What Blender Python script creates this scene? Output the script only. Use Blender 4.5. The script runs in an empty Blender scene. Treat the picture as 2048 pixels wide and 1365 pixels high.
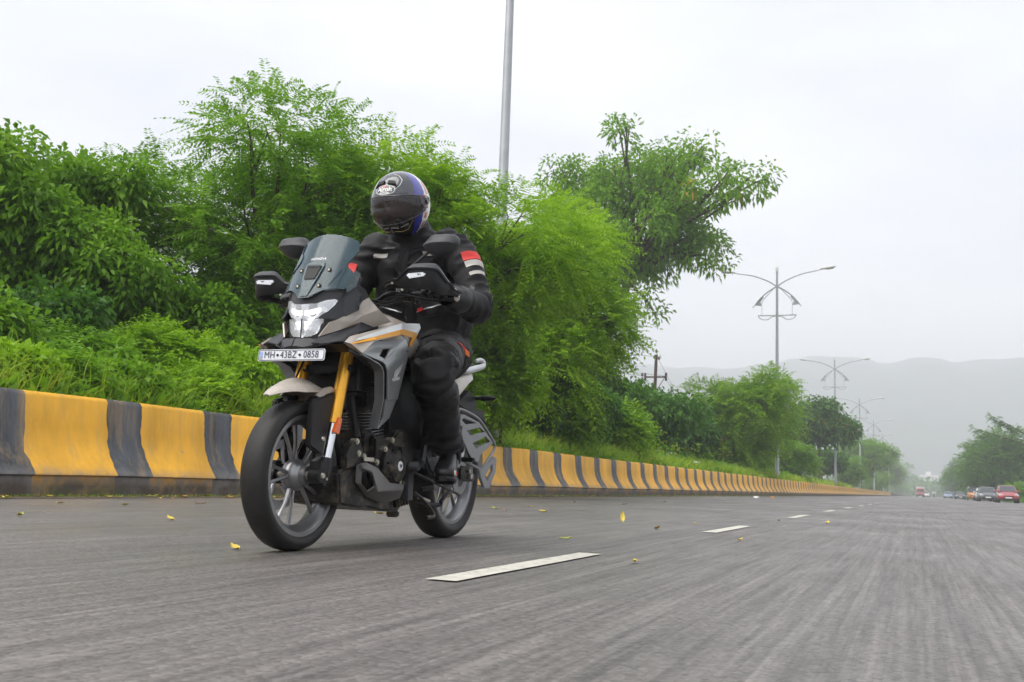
import bpy, bmesh, math, random
import numpy as np
from mathutils import Vector, Matrix, Euler
from mathutils.bvhtree import BVHTree
random.seed(7); RNG = np.random.default_rng(7)
scene = bpy.context.scene
col = scene.collection

# ------------------------------------------------------------------ camera
# pixel coordinates below are those of the 2048 x 1365 photograph
CC = np.array([1024.0, 682.5]); FPX = 2000.0; CAM_H = 0.30
_d = np.array([1830 - CC[0], -(992 - CC[1]), FPX]); _d /= np.linalg.norm(_d)      # road direction in camera axes
_r = math.radians(2.1); _hz = np.array([math.cos(_r), -math.sin(_r), 0])
_up = np.cross(_d, _hz); _up /= np.linalg.norm(_up)
if _up[1] < 0: _up = -_up
_rt = np.cross(_up, _d)
ROT = np.stack([_rt, _d, _up])          # world = ROT @ (right, up, forward); X right of road, Y along road, Z up
cam_d = bpy.data.cameras.new('camera'); cam = bpy.data.objects.new('camera', cam_d); col.objects.link(cam)
cam_d.sensor_width = 36; cam_d.lens = FPX / 2048 * 36; cam_d.clip_start = 0.02; cam_d.clip_end = 20000
_m = Matrix.Identity(4)
for i in range(3):
    _m[i][0] = ROT[i][0]; _m[i][1] = ROT[i][1]; _m[i][2] = -ROT[i][2]
_m[2][3] = CAM_H
cam.matrix_world = _m
scene.camera = cam
scene.render.resolution_x = 1024; scene.render.resolution_y = 682
cam_d.dof.use_dof = True; cam_d.dof.focus_distance = 4.0; cam_d.dof.aperture_fstop = 11.0

def ray(px, py): return ROT @ np.array([px - CC[0], -(py - CC[1]), FPX])
def onx(px, py, X): r = ray(px, py); t = X / r[0]; return Vector((X, t * r[1], CAM_H + t * r[2]))
def ony(px, py, Y): r = ray(px, py); t = Y / r[1]; return Vector((t * r[0], Y, CAM_H + t * r[2]))
def onz(px, py, Z=0.0): r = ray(px, py); t = (Z - CAM_H) / r[2]; return Vector((t * r[0], t * r[1], Z))
def proj(P):
    v = ROT.T @ (np.array(P, float) - np.array([0, 0, CAM_H])); return CC[0] + FPX * v[0] / v[2], CC[1] - FPX * v[1] / v[2]

# ------------------------------------------------------------------ world, sun, exposure
SUN_EL, SUN_AZ = math.radians(58), math.radians(215)      # azimuth clockwise from +Y
w = bpy.data.worlds.new('World'); scene.world = w; w.use_nodes = True
nt = w.node_tree; nt.nodes.clear()
out = nt.nodes.new('ShaderNodeOutputWorld'); bg = nt.nodes.new('ShaderNodeBackground')
sky = nt.nodes.new('ShaderNodeTexSky'); sky.sky_type = 'NISHITA'; sky.sun_disc = False
sky.sun_elevation = SUN_EL; sky.sun_rotation = SUN_AZ; sky.air_density = 1.0; sky.dust_density = 4.0; sky.ozone_density = 1.0
tc = nt.nodes.new('ShaderNodeTexCoord'); mp = nt.nodes.new('ShaderNodeMapping'); mp.inputs['Scale'].default_value = (1.0, 1.0, 3.2)
nz = nt.nodes.new('ShaderNodeTexNoise'); nz.inputs['Scale'].default_value = 1.5; nz.inputs['Detail'].default_value = 5; nz.inputs['Roughness'].default_value = .55
rp = nt.nodes.new('ShaderNodeValToRGB'); rp.color_ramp.elements[0].position = .32; rp.color_ramp.elements[1].position = .68
rp.color_ramp.elements[0].color = (.62, .65, .75, 1); rp.color_ramp.elements[1].color = (1.0, 1.0, 1.02, 1)
vm = nt.nodes.new('ShaderNodeVectorMath'); vm.operation = 'SCALE'; vm.inputs['Scale'].default_value = 6.1     # cloud layer brightness in the sky texture's units
mx = nt.nodes.new('ShaderNodeMix'); mx.data_type = 'RGBA'; mx.inputs['Factor'].default_value = .93
L = nt.links.new
L(tc.outputs['Generated'], mp.inputs['Vector']); L(mp.outputs['Vector'], nz.inputs['Vector']); L(nz.outputs['Fac'], rp.inputs['Fac'])
L(rp.outputs['Color'], vm.inputs[0]); L(sky.outputs['Color'], mx.inputs['A']); L(vm.outputs['Vector'], mx.inputs['B'])
L(mx.outputs['Result'], bg.inputs['Color']); bg.inputs['Strength'].default_value = .10; L(bg.outputs['Background'], out.inputs['Surface'])
sd = bpy.data.lights.new('sun', 'SUN'); sd.energy = 1.5; sd.angle = math.radians(60); sd.color = (1, .965, .90)
sun = bpy.data.objects.new('sun', sd); col.objects.link(sun)
_sdir = Vector((math.sin(SUN_AZ) * math.cos(SUN_EL), math.cos(SUN_AZ) * math.cos(SUN_EL), math.sin(SUN_EL)))
sun.rotation_euler = _sdir.to_track_quat('Z', 'Y').to_euler()
scene.view_settings.view_transform = 'Standard'; scene.view_settings.look = 'None'
scene.view_settings.exposure = 1.2; scene.view_settings.gamma = 1.0; scene.view_settings.use_curve_mapping = False
cy = scene.cycles
cy.use_adaptive_sampling = True; cy.adaptive_threshold = .02; cy.use_denoising = True
cy.max_bounces = 8; cy.diffuse_bounces = 4; cy.glossy_bounces = 3; cy.transmission_bounces = 6; cy.volume_bounces = 1; cy.transparent_max_bounces = 12
cy.caustics_reflective = False; cy.caustics_refractive = False

# ------------------------------------------------------------------ helpers: materials
def new_mat(name):
    m = bpy.data.materials.new(name); m.use_nodes = True
    return m, m.node_tree, m.node_tree.nodes['Principled BSDF']
def M(name, c, rough=.5, metal=0.0, var=.12, scale=12.0, bump=0.0, bscale=300.0, coat=0.0, dirt=0.0, dcol=(.20, .165, .125), dscale=18.0,
      spec=.5, drops=0.0, dropscale=260.0, emit=None, sheen=0.0):
    m, t, b = new_mat(name); N = t.nodes.new; K = t.links.new
    tcn = N('ShaderNodeTexCoord')
    n1 = N('ShaderNodeTexNoise'); n1.inputs['Scale'].default_value = scale; n1.inputs['Detail'].default_value = 6
    K(tcn.outputs['Object'], n1.inputs['Vector'])
    mr = N('ShaderNodeMapRange'); mr.inputs['From Min'].default_value = .3; mr.inputs['From Max'].default_value = .7
    mr.inputs['To Min'].default_value = 1 - var; mr.inputs['To Max'].default_value = 1 + var
    K(n1.outputs['Fac'], mr.inputs['Value'])
    sc_ = N('ShaderNodeVectorMath'); sc_.operation = 'SCALE'; sc_.inputs[0].default_value = c
    K(mr.outputs['Result'], sc_.inputs['Scale']); cur = sc_.outputs['Vector']
    if dirt > 0:
        n2 = N('ShaderNodeTexNoise'); n2.inputs['Scale'].default_value = dscale; n2.inputs['Detail'].default_value = 10; n2.inputs['Roughness'].default_value = .72
        K(tcn.outputs['Object'], n2.inputs['Vector'])
        r2 = N('ShaderNodeMapRange'); r2.inputs['From Min'].default_value = .62 - dirt * .3; r2.inputs['From Max'].default_value = .78 - dirt * .2
        r2.inputs['To Max'].default_value = min(.85, .35 + dirt * .5); K(n2.outputs['Fac'], r2.inputs['Value'])
        mm = N('ShaderNodeMix'); mm.data_type = 'RGBA'; K(r2.outputs['Result'], mm.inputs['Factor']); K(cur, mm.inputs['A']); mm.inputs['B'].default_value = (*dcol, 1)
        cur = mm.outputs['Result']
    K(cur, b.inputs['Base Color'])
    r3 = N('ShaderNodeMapRange'); r3.inputs['To Min'].default_value = max(0, rough - .08); r3.inputs['To Max'].default_value = min(1, rough + .10)
    K(n1.outputs['Fac'], r3.inputs['Value']); K(r3.outputs['Result'], b.inputs['Roughness'])
    b.inputs['Metallic'].default_value = metal; b.inputs['Coat Weight'].default_value = coat; b.inputs['Coat Roughness'].default_value = .08
    b.inputs['Specular IOR Level'].default_value = spec; b.inputs['Sheen Weight'].default_value = sheen
    h = None
    if bump > 0:
        n3 = N('ShaderNodeTexNoise'); n3.inputs['Scale'].default_value = bscale; n3.inputs['Detail'].default_value = 4
        K(tcn.outputs['Object'], n3.inputs['Vector']); bp = N('ShaderNodeBump'); bp.inputs['Strength'].default_value = bump; bp.inputs['Distance'].default_value = .002
        K(n3.outputs['Fac'], bp.inputs['Height']); h = bp
    if drops > 0:
        vo = N('ShaderNodeTexVoronoi'); vo.inputs['Scale'].default_value = dropscale; vo.inputs['Randomness'].default_value = 1
        K(tcn.outputs['Object'], vo.inputs['Vector'])
        r4 = N('ShaderNodeMapRange'); r4.inputs['From Min'].default_value = .32; r4.inputs['From Max'].default_value = .05; r4.interpolation_type = 'SMOOTHSTEP'
        K(vo.outputs['Distance'], r4.inputs['Value'])
        bp2 = N('ShaderNodeBump'); bp2.inputs['Strength'].default_value = drops; bp2.inputs['Distance'].default_value = .0015
        K(r4.outputs['Result'], bp2.inputs['Height'])
        if h: K(h.outputs['Normal'], bp2.inputs['Normal'])
        h = bp2
    if h: K(h.outputs['Normal'], b.inputs['Normal'])
    if emit: b.inputs['Emission Color'].default_value = (*emit[0], 1); b.inputs['Emission Strength'].default_value = emit[1]
    return m

# ------------------------------------------------------------------ helpers: meshes
def solidify(bm, t):
    bm.normal_update(); vs = bm.verts[:]; fs = bm.faces[:]; be = [e for e in bm.edges if len(e.link_faces) == 1]
    nv = {}
    for v in vs:
        n = Vector()
        for f in v.link_faces: n += f.normal * f.calc_area()
        n = n.normalized() if n.length > 1e-12 else Vector((0, 0, 0)); nv[v] = bm.verts.new(v.co - n * t)
    for f in fs: bm.faces.new([nv[v] for v in reversed(f.verts)])
    for e in be:
        l = e.link_loops[0]; a, b_ = l.vert, l.link_loop_next.vert
        try: bm.faces.new((b_, a, nv[a], nv[b_]))
        except ValueError: pass
def add_mesh(name, verts, faces, mat, parent=None, smooth=35, bevel=0.0, segs=2, thick=0.0, clean=False):
    me = bpy.data.meshes.new(name)
    me.from_pydata([tuple(v) for v in verts], [], [tuple(f) for f in faces])
    if bevel or thick or clean:
        bm = bmesh.new(); bm.from_mesh(me)
        bmesh.ops.remove_doubles(bm, verts=bm.verts, dist=1e-5)
        bmesh.ops.recalc_face_normals(bm, faces=bm.faces)
        if thick: solidify(bm, thick)
        if bevel:
            bm.normal_update()
            es = [e for e in bm.edges if len(e.link_faces) == 2 and e.calc_face_angle(0) > math.radians(24)]
            if es: bmesh.ops.bevel(bm, geom=es, offset=bevel, segments=segs, affect='EDGES', clamp_overlap=True)
        bmesh.ops.recalc_face_normals(bm, faces=bm.faces)
        bm.to_mesh(me); bm.free()
    if smooth:
        me.shade_smooth(); me.set_sharp_from_angle(angle=math.radians(smooth))
    o = bpy.data.objects.new(name, me); col.objects.link(o)
    if isinstance(mat, (list, tuple)):
        for mm in mat: me.materials.append(mm)
    elif mat: me.materials.append(mat)
    if parent: o.parent = parent
    return o
def thing(name, loc, label=None, cat=None, group=None, rz=0.0):
    o = bpy.data.objects.new(name, None); col.objects.link(o); o.location = loc; o.rotation_euler = (0, 0, rz); o.empty_display_size = .1
    return tag(o, label, cat, group)
def tag(o, label=None, cat=None, group=None, kind=None):
    if label: o['label'] = label
    if cat: o['category'] = cat
    if group: o['group'] = group
    if kind: o['kind'] = kind
    return o
def copy_tree(o, parent=None):
    c = o.copy(); col.objects.link(c); c.parent = parent
    for ch in list(o.children): copy_tree(ch, c)
    return c
class MB:
    """collects several shapes into one mesh"""
    def __init__(s): s.v = []; s.f = []
    def add(s, vf):
        n = len(s.v); s.v += [Vector(p) for p in vf[0]]; s.f += [tuple(i + n for i in f) for f in vf[1]]; return s
    def build(s, name, mat, parent=None, **k): return add_mesh(name, s.v, s.f, mat, parent, **k)
def box(c, size, rot=None):
    c = Vector(c); sx, sy, sz = size[0] / 2, size[1] / 2, size[2] / 2
    vs = [Vector((x, y, z)) for x in (-sx, sx) for y in (-sy, sy) for z in (-sz, sz)]
    if rot is not None: vs = [rot @ v for v in vs]
    return [c + v for v in vs], [(0, 1, 3, 2), (4, 6, 7, 5), (0, 4, 5, 1), (2, 3, 7, 6), (0, 2, 6, 4), (1, 5, 7, 3)]
def catmull(pts, n):
    P = [Vector(p) for p in pts]; P = [P[0] * 2 - P[1]] + P + [P[-1] * 2 - P[-2]]; o = []
    for i in range(1, len(P) - 2):
        for k in range(n):
            t = k / n; a, b, c, d = P[i - 1], P[i], P[i + 1], P[i + 2]
            o.append(.5 * ((2 * b) + (-a + c) * t + (2 * a - 5 * b + 4 * c - d) * t * t + (-a + 3 * b - 3 * c + d) * t ** 3))
    o.append(P[-2]); return o
def tube(path, rad, n=10, sub=0, caps=True, flat=1.0, updir=None):
    """rad: number or list per path point; flat squashes the second axis"""
    P = [Vector(p) for p in path]
    R = list(rad) if isinstance(rad, (list, tuple)) else [rad] * len(P)
    if sub:
        R2 = []
        for i in range(len(P) - 1): R2 += [R[i] + (R[i + 1] - R[i]) * k / sub for k in range(sub)]
        R2.append(R[-1]); P = catmull(P, sub); R = R2
    V = []; Fc = []; ref = Vector(updir) if updir is not None else None; prev = None
    for i, p in enumerate(P):
        t = (P[min(i + 1, len(P) - 1)] - P[max(i - 1, 0)]).normalized()
        if ref is not None: a = ref - t * ref.dot(t)
        elif prev is None: a = t.orthogonal()
        else: a = prev - t * prev.dot(t)
        a.normalize(); prev = a; b = t.cross(a)
        for k in range(n):
            g = 2 * math.pi * k / n; V.append(p + a * math.cos(g) * R[i] + b * math.sin(g) * R[i] * flat)
    for i in range(len(P) - 1):
        for k in range(n):
            k2 = (k + 1) % n; Fc.append((i * n + k, i * n + k2, (i + 1) * n + k2, (i + 1) * n + k))
    if caps: Fc.append(tuple(range(n))[::-1]); Fc.append(tuple((len(P) - 1) * n + k for k in range(n)))
    return V, Fc
def lathe(profile, center, axis=(1, 0, 0), n=48, closed=False):
    """profile: (offset along axis, radius)"""
    ax = Vector(axis).normalized(); a = ax.orthogonal().normalized(); b = ax.cross(a); c = Vector(center); V = []; Fc = []
    m = len(profile)
    for k in range(n):
        g = 2 * math.pi * k / n; d = a * math.cos(g) + b * math.sin(g)
        for (h, r) in profile: V.append(c + ax * h + d * r)
    for k in range(n):
        k2 = (k + 1) % n
        for j in range(m if closed else m - 1):
            j2 = (j + 1) % m; Fc.append((k * m + j, k * m + j2, k2 * m + j2, k2 * m + j))
    return V, Fc
def prism(pts, off):
    """closed outline (3D points) swept by the vector off"""
    P = [Vector(p) for p in pts]; o = Vector(off); n = len(P)
    V = P + [p + o for p in P]; Fc = [tuple(range(n)), tuple(range(n, 2 * n))[::-1]]
    for i in range(n): j = (i + 1) % n; Fc.append((i, i + n, j + n, j))
    return V, Fc
def ring_prism(outer, holes, off):
    """outline with holes (each a list of 3D points), swept by off; triangulated"""
    bm = bmesh.new(); es = []
    for loop in [outer] + holes:
        vs = [bm.verts.new(Vector(p)) for p in loop]
        for i in range(len(vs)): es.append(bm.edges.new((vs[i], vs[(i + 1) % len(vs)])))
    bmesh.ops.triangle_fill(bm, use_beauty=True, use_dissolve=False, edges=es)
    r = bmesh.ops.extrude_face_region(bm, geom=bm.faces[:])
    bmesh.ops.translate(bm, verts=[g for g in r['geom'] if isinstance(g, bmesh.types.BMVert)], vec=Vector(off))
    bmesh.ops.recalc_face_normals(bm, faces=bm.faces); bmesh.ops.dissolve_limit(bm, angle_limit=math.radians(1), verts=bm.verts, edges=bm.edges)
    bm.verts.index_update(); V = [v.co.copy() for v in bm.verts]; Fc = [tuple(v.index for v in f.verts) for f in bm.faces]; bm.free(); return V, Fc
def loft(rings, caps=True, closed=True):
    n = len(rings[0]); V = [Vector(p) for r in rings for p in r]; Fc = []
    for i in range(len(rings) - 1):
        for k in range(n if closed else n - 1):
            k2 = (k + 1) % n; Fc.append((i * n + k, i * n + k2, (i + 1) * n + k2, (i + 1) * n + k))
    if caps: Fc.append(tuple(range(n))[::-1]); Fc.append(tuple((len(rings) - 1) * n + k for k in range(n)))
    return V, Fc
def ellring(c, a, b, n=20, p=2.0):
    """super-ellipse ring about c with half-axis vectors a, b"""
    c, a, b = Vector(c), Vector(a), Vector(b); o = []
    for k in range(n):
        g = 2 * math.pi * k / n; x, y = math.cos(g), math.sin(g)
        o.append(c + a * math.copysign(abs(x) ** (2 / p), x) + b * math.copysign(abs(y) ** (2 / p), y))
    return o
def text_geo(s, size, shear=0.0, extrude=0.0, offset=0.0, spacing=1.0):
    cu = bpy.data.curves.new('txt', 'FONT'); cu.body = s; cu.size = size; cu.align_x = 'CENTER'; cu.align_y = 'CENTER'; cu.shear = shear
    cu.extrude = extrude; cu.offset = offset; cu.space_character = spacing; cu.resolution_u = 4
    o = bpy.data.objects.new('txt', cu); col.objects.link(o)
    dg = bpy.context.evaluated_depsgraph_get(); me = bpy.data.meshes.new_from_object(o.evaluated_get(dg))
    V = [v.co.copy() for v in me.vertices]; Fc = [tuple(p.vertices) for p in me.polygons]
    bpy.data.objects.remove(o); bpy.data.curves.remove(cu); bpy.data.meshes.remove(me); return V, Fc
def place2d(vf, origin, xd, yd, nd=None):
    o, xd, yd = Vector(origin), Vector(xd), Vector(yd); nd = Vector(nd) if nd is not None else xd.cross(yd).normalized()
    return [o + xd * v.x + yd * v.y + nd * v.z for v in vf[0]], vf[1]
def bvh_of(o): return BVHTree.FromPolygons([v.co.copy() for v in o.data.vertices], [tuple(p.vertices) for p in o.data.polygons])
def wrap(vf, bvh, direction, off=.0015, back=.6):
    """drop a flat shape on a surface along a direction"""
    d = Vector(direction).normalized(); o = []
    for p in vf[0]:
        h = bvh.ray_cast(p - d * back, d)
        o.append((h[0] - d * off) if h[0] is not None else p)
    return o, vf[1]
def tess(vf, cuts=2):
    bm = bmesh.new(); vs = [bm.verts.new(p) for p in vf[0]]
    for f in vf[1]:
        try: bm.faces.new([vs[i] for i in f])
        except ValueError: pass
    bmesh.ops.triangulate(bm, faces=bm.faces[:])
    for _ in range(cuts): bmesh.ops.subdivide_edges(bm, edges=bm.edges[:], cuts=1, use_grid_fill=True)
    bmesh.ops.triangulate(bm, faces=bm.faces[:])
    bm.verts.index_update(); V = [v.co.copy() for v in bm.verts]; Fc = [tuple(v.index for v in f.verts) for f in bm.faces]; bm.free(); return V, Fc
def icosph(c, r, sub=2, sc=(1, 1, 1)):
    bm = bmesh.new(); bmesh.ops.create_icosphere(bm, subdivisions=sub, radius=r); bm.verts.index_update()
    V = [Vector(c) + Vector((v.co.x * sc[0], v.co.y * sc[1], v.co.z * sc[2])) for v in bm.verts]; Fc = [tuple(v.index for v in f.verts) for f in bm.faces]; bm.free(); return V, Fc
# ================================================================== setting
def bend(Y): return .0065 * max(0.0, Y - 20)          # the road eases to the right with distance
YS = [-30, -10, 0, 5, 10, 15, 20, 30, 40, 50, 65, 80, 100, 130, 170, 220, 280, 350, 430, 520, 650]
def strip(name, prof, mat, ys=YS, **k):               # prof: (x, z) cross-section swept along the road
    rows = [[Vector((x + bend(Y), Y, z)) for x, z in prof] for Y in ys]
    return add_mesh(name, *loft(rows, caps=False, closed=False), mat, **k)
# ---- asphalt
m_road, t, b = new_mat('worn_damp_asphalt'); N = t.nodes.new; K = t.links.new
tcn = N('ShaderNodeTexCoord')
def nois(scale, detail=4, rough=.55, sc=(1, 1, 1)):
    mp_ = N('ShaderNodeMapping'); mp_.inputs['Scale'].default_value = sc; K(tcn.outputs['Object'], mp_.inputs['Vector'])
    n = N('ShaderNodeTexNoise'); n.inputs['Scale'].default_value = scale; n.inputs['Detail'].default_value = detail; n.inputs['Roughness'].default_value = rough; K(mp_.outputs['Vector'], n.inputs['Vector']); return n.outputs['Fac']
def mrange(x, a, bb, c, d):
    n = N('ShaderNodeMapRange'); n.inputs['From Min'].default_value = a; n.inputs['From Max'].default_value = bb; n.inputs['To Min'].default_value = c; n.inputs['To Max'].default_value = d; K(x, n.inputs['Value']); return n.outputs['Result']
def mth(op, a, bb=None):
    n = N('ShaderNodeMath'); n.operation = op
    for i, x in enumerate((a, bb)):
        if x is None: continue
        if hasattr(x, 'links'): K(x, n.inputs[i])
        else: n.inputs[i].default_value = x
    return n.outputs[0]
vo = N('ShaderNodeTexVoronoi'); vo.inputs['Scale'].default_value = 85; K(tcn.outputs['Object'], vo.inputs['Vector'])      # stone chips
chip = mrange(vo.outputs['Color'], 0, 1, .62, 1.42); patch = mrange(nois(.55, 5), .3, .7, .86, 1.14); wear = mrange(nois(14, 5, .65, (1.0, .03, 1)), .3, .7, .74, 1.28); wear2 = mrange(nois(55, 4, .65, (1.0, .025, 1)), .3, .7, .68, 1.36)
wear3 = mrange(nois(26, 5, .7, (1.0, .008, 1)), .3, .7, .76, 1.26)
val = mth('MULTIPLY', mth('MULTIPLY', mth('MULTIPLY', chip, patch), wear3), mth('MULTIPLY', wear, wear2))
sc_n = N('ShaderNodeVectorMath'); sc_n.operation = 'SCALE'; sc_n.inputs[0].default_value = (.122, .112, .105); K(val, sc_n.inputs['Scale']); K(sc_n.outputs['Vector'], b.inputs['Base Color'])
K(mrange(nois(1.1, 4, .6, (1, .35, 1)), .35, .65, .40, .62), b.inputs['Roughness']); b.inputs['Specular IOR Level'].default_value = .45
bp = N('ShaderNodeBump'); bp.inputs['Strength'].default_value = .55; bp.inputs['Distance'].default_value = .004; K(vo.outputs['Distance'], bp.inputs['Height']); bp.invert = True; K(bp.outputs['Normal'], b.inputs['Normal'])
road = strip('road', [(-7.6, 0), (-4, .0), (0, .0), (4, -.01), (9.2, -.03)], m_road); tag(road, kind='structure')
m_line = M('worn_road_paint', (.55, .53, .46), .6, var=.12, scale=14, dirt=.42, dscale=26, dcol=(.16, .15, .145))
dash = [(2.72, 4.20), (6.90, 8.48), (11.75, 13.5)] + [(16.5 + 4.75 * k, 18.1 + 4.75 * k) for k in range(30)]
for a, c in dash:
    n = 5; ys = [a + (c - a) * k / n for k in range(n + 1)]; jx = [RNG.uniform(-.002, .002) for _ in range(2 * n + 2)]
    add_mesh('lane_dash', [(-1.30 + sx * .050 + bend(y) + jx[2 * i + (sx > 0)], y, .005) for i, y in enumerate(ys) for sx in (-1, 1)], [(2 * i, 2 * i + 1, 2 * i + 3, 2 * i + 2) for i in range(n)], m_line, road, smooth=0)
# ---- ground, verge, bank
m_soil = M('verge_soil', (.085, .07, .045), .9, var=.35, scale=3, dirt=.5, dscale=5, dcol=(.05, .085, .02), bump=.6, bscale=40)
gr = add_mesh('ground', [(-4000, -300, -.25), (4000, -300, -.25), (4000, 6000, -.25), (-4000, 6000, -.25)], [(0, 1, 2, 3)], m_soil, smooth=0); tag(gr, kind='structure')
bank = strip('bank', [(-7.78, .3), (-7.80, .78), (-8.3, .95), (-9.2, 1.05), (-11, 1.1), (-16, 1.0), (-40, .8), (-80, -.3)], m_soil); tag(bank, kind='structure')
verge = strip('verge', [(9.0, -.06), (9.6, .02), (11, .12), (20, .2), (60, .1), (90, -.3)], m_soil); tag(verge, kind='structure')
gutter = strip('gutter', [(-7.50, .006), (-7.05, .004)], M('gutter_dirt', (.10, .08, .055), .85, var=.4, scale=6, dirt=.5, dscale=8, dcol=(.12, .10, .03), bump=.5, bscale=60), ys=[-5 + 2.5 * k for k in range(60)]); tag(gutter, kind='structure')

# ---- striped median barrier
m_wall, t, b = new_mat('striped_barrier_paint'); N = t.nodes.new; K = t.links.new
tcn = N('ShaderNodeTexCoord'); sp = N('ShaderNodeSeparateXYZ'); K(tcn.outputs['Object'], sp.inputs[0])
yy = mth('ADD', sp.outputs['Y'], mth('MULTIPLY', mth('SUBTRACT', nois(3.0, 3), .5), .14))
fr = mth('FRACT', mth('DIVIDE', mth('SUBTRACT', yy, 7.92 - 15.2), 1.52)); dk = mth('LESS_THAN', fr, .325)
mxc = N('ShaderNodeMix'); mxc.data_type = 'RGBA'; K(dk, mxc.inputs['Factor'])
def cvar(c, n, lo, hi):
    s_ = N('ShaderNodeVectorMath'); s_.operation = 'SCALE'; s_.inputs[0].default_value = c; K(mrange(n, .3, .7, lo, hi), s_.inputs['Scale']); return s_.outputs['Vector']
K(cvar((.82, .42, .026), nois(2.2, 6, .65, (1, 1, .35)), .72, 1.2), mxc.inputs['A']); K(cvar((.058, .063, .072), nois(4, 6, .7, (1, 1, .3)), .5, 1.8), mxc.inputs['B'])
def over(cur, fac, c):
    m_ = N('ShaderNodeMix'); m_.data_type = 'RGBA'; K(fac, m_.inputs['Factor']); K(cur, m_.inputs['A']); m_.inputs['B'].default_value = (*c, 1); return m_.outputs['Result']
zl = sp.outputs['Z']
runs = mth('MULTIPLY', mrange(nois(5.5, 7, .7, (1, 1, .10)), .50, .74, 0, .6), 1.0); cur = over(mxc.outputs['Result'], runs, (.48, .31, .12))
splash = mth('MULTIPLY', mrange(zl, .30, .16, 0, 1), mrange(nois(6, 6, .7), .35, .6, .15, .9)); cur = over(cur, splash, (.27, .26, .25))
mud = mth('MULTIPLY', mrange(zl, .225, .10, 0, 1), mrange(nois(3.5, 7, .7), .30, .55, .45, 1)); cur = over(cur, mud, (.075, .055, .038))
moss = mth('MULTIPLY', mrange(zl, .14, .02, 0, 1), mrange(nois(1.6, 5), .5, .62, 0, .9)); cur = over(cur, moss, (.06, .09, .02))
chipm = mrange(nois(11, 9, .75), .66, .70, 0, .9); cur = over(cur, chipm, (.20, .18, .15))
K(cur, b.inputs['Base Color']); b.inputs['Roughness'].default_value = .62
bp = N('ShaderNodeBump'); bp.inputs['Strength'].default_value = .5; bp.inputs['Distance'].default_value = .006; K(nois(28, 6, .65), bp.inputs['Height']); K(bp.outputs['Normal'], b.inputs['Normal'])
wp = [(-7.44, -.02), (-7.44, .19), (-7.40, .205), (-7.405, .225), (-7.455, .30), (-7.53, .40), (-7.58, .52), (-7.605, .66), (-7.62, .93), (-7.64, .965), (-7.66, .975), (-7.76, .975), (-7.79, .95), (-7.80, .3)]
wy = sorted(set([-12 + 2 * k for k in range(40)] + YS[10:17]))
wall = strip('median_barrier', wp, m_wall, ys=wy, smooth=50)
for v in wall.data.vertices:
    if v.co.z > .1: v.co.z += .006 * math.sin(v.co.y * 1.7) + .005 * math.sin(v.co.y * .63 + 1)
tag(wall, 'low concrete median barrier painted in yellow and dark grey stripes', 'barrier')

# ---- hills behind the haze
m_hill = M('forested_hill', (.035, .065, .03), .9, var=.45, scale=.02, bump=.8, bscale=.15)
def ridge(name, dist, pxs, depth, seed):
    rng = np.random.default_rng(seed); P = [ony(x, y, dist) for x, y in pxs]; xs = [p.x for p in P]; zs = [p.z for p in P]; rows = []
    X = np.arange(-3300, 3300, 22.0)
    for j in range(12):
        f = j / 11; row = []
        for x in X:
            zt = float(np.interp(x, xs, zs)) if xs[0] < x < xs[-1] else (zs[0] if x <= xs[0] else zs[-1]) * (1 + .18 * mn(x * .0017, seed) + .1 * mn(x * .005, seed + 3))
            zt += 7 * mn(x * .014, j * .6 + seed) + 3 * mn(x * .05, j + seed)
            g = math.sin(f * math.pi / 2) ** .8
            row.append(Vector((x + 14 * mn(x * .01, j), dist - depth * (1 - f) + 50 * mn(x * .006, j * .4 + 9), -2 + (zt + 2) * g + (10 * mn(x * .012, j * .9 + 5) if 0 < j < 11 else 0))))
        rows.append(row)
    rows.append([p + Vector((0, 200, -zs[0] * .8)) for p in rows[-1]])
    o = add_mesh(name, *loft(rows, caps=False, closed=False), m_hill, smooth=180); return tag(o, kind='structure')
from mathutils import noise as _mn
def mn(a, b_): return _mn.noise(Vector((a, b_ * 1.7, .3)))
ridge('hills', 2300, [(1100, 752), (1230, 746), (1300, 738), (1380, 745), (1470, 752), (1545, 742), (1600, 731), (1660, 727), (1720, 732), (1765, 739), (1830, 725), (1880, 734), (1930, 739), (1990, 729), (2048, 727), (2150, 735)], 900, 3)

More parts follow.
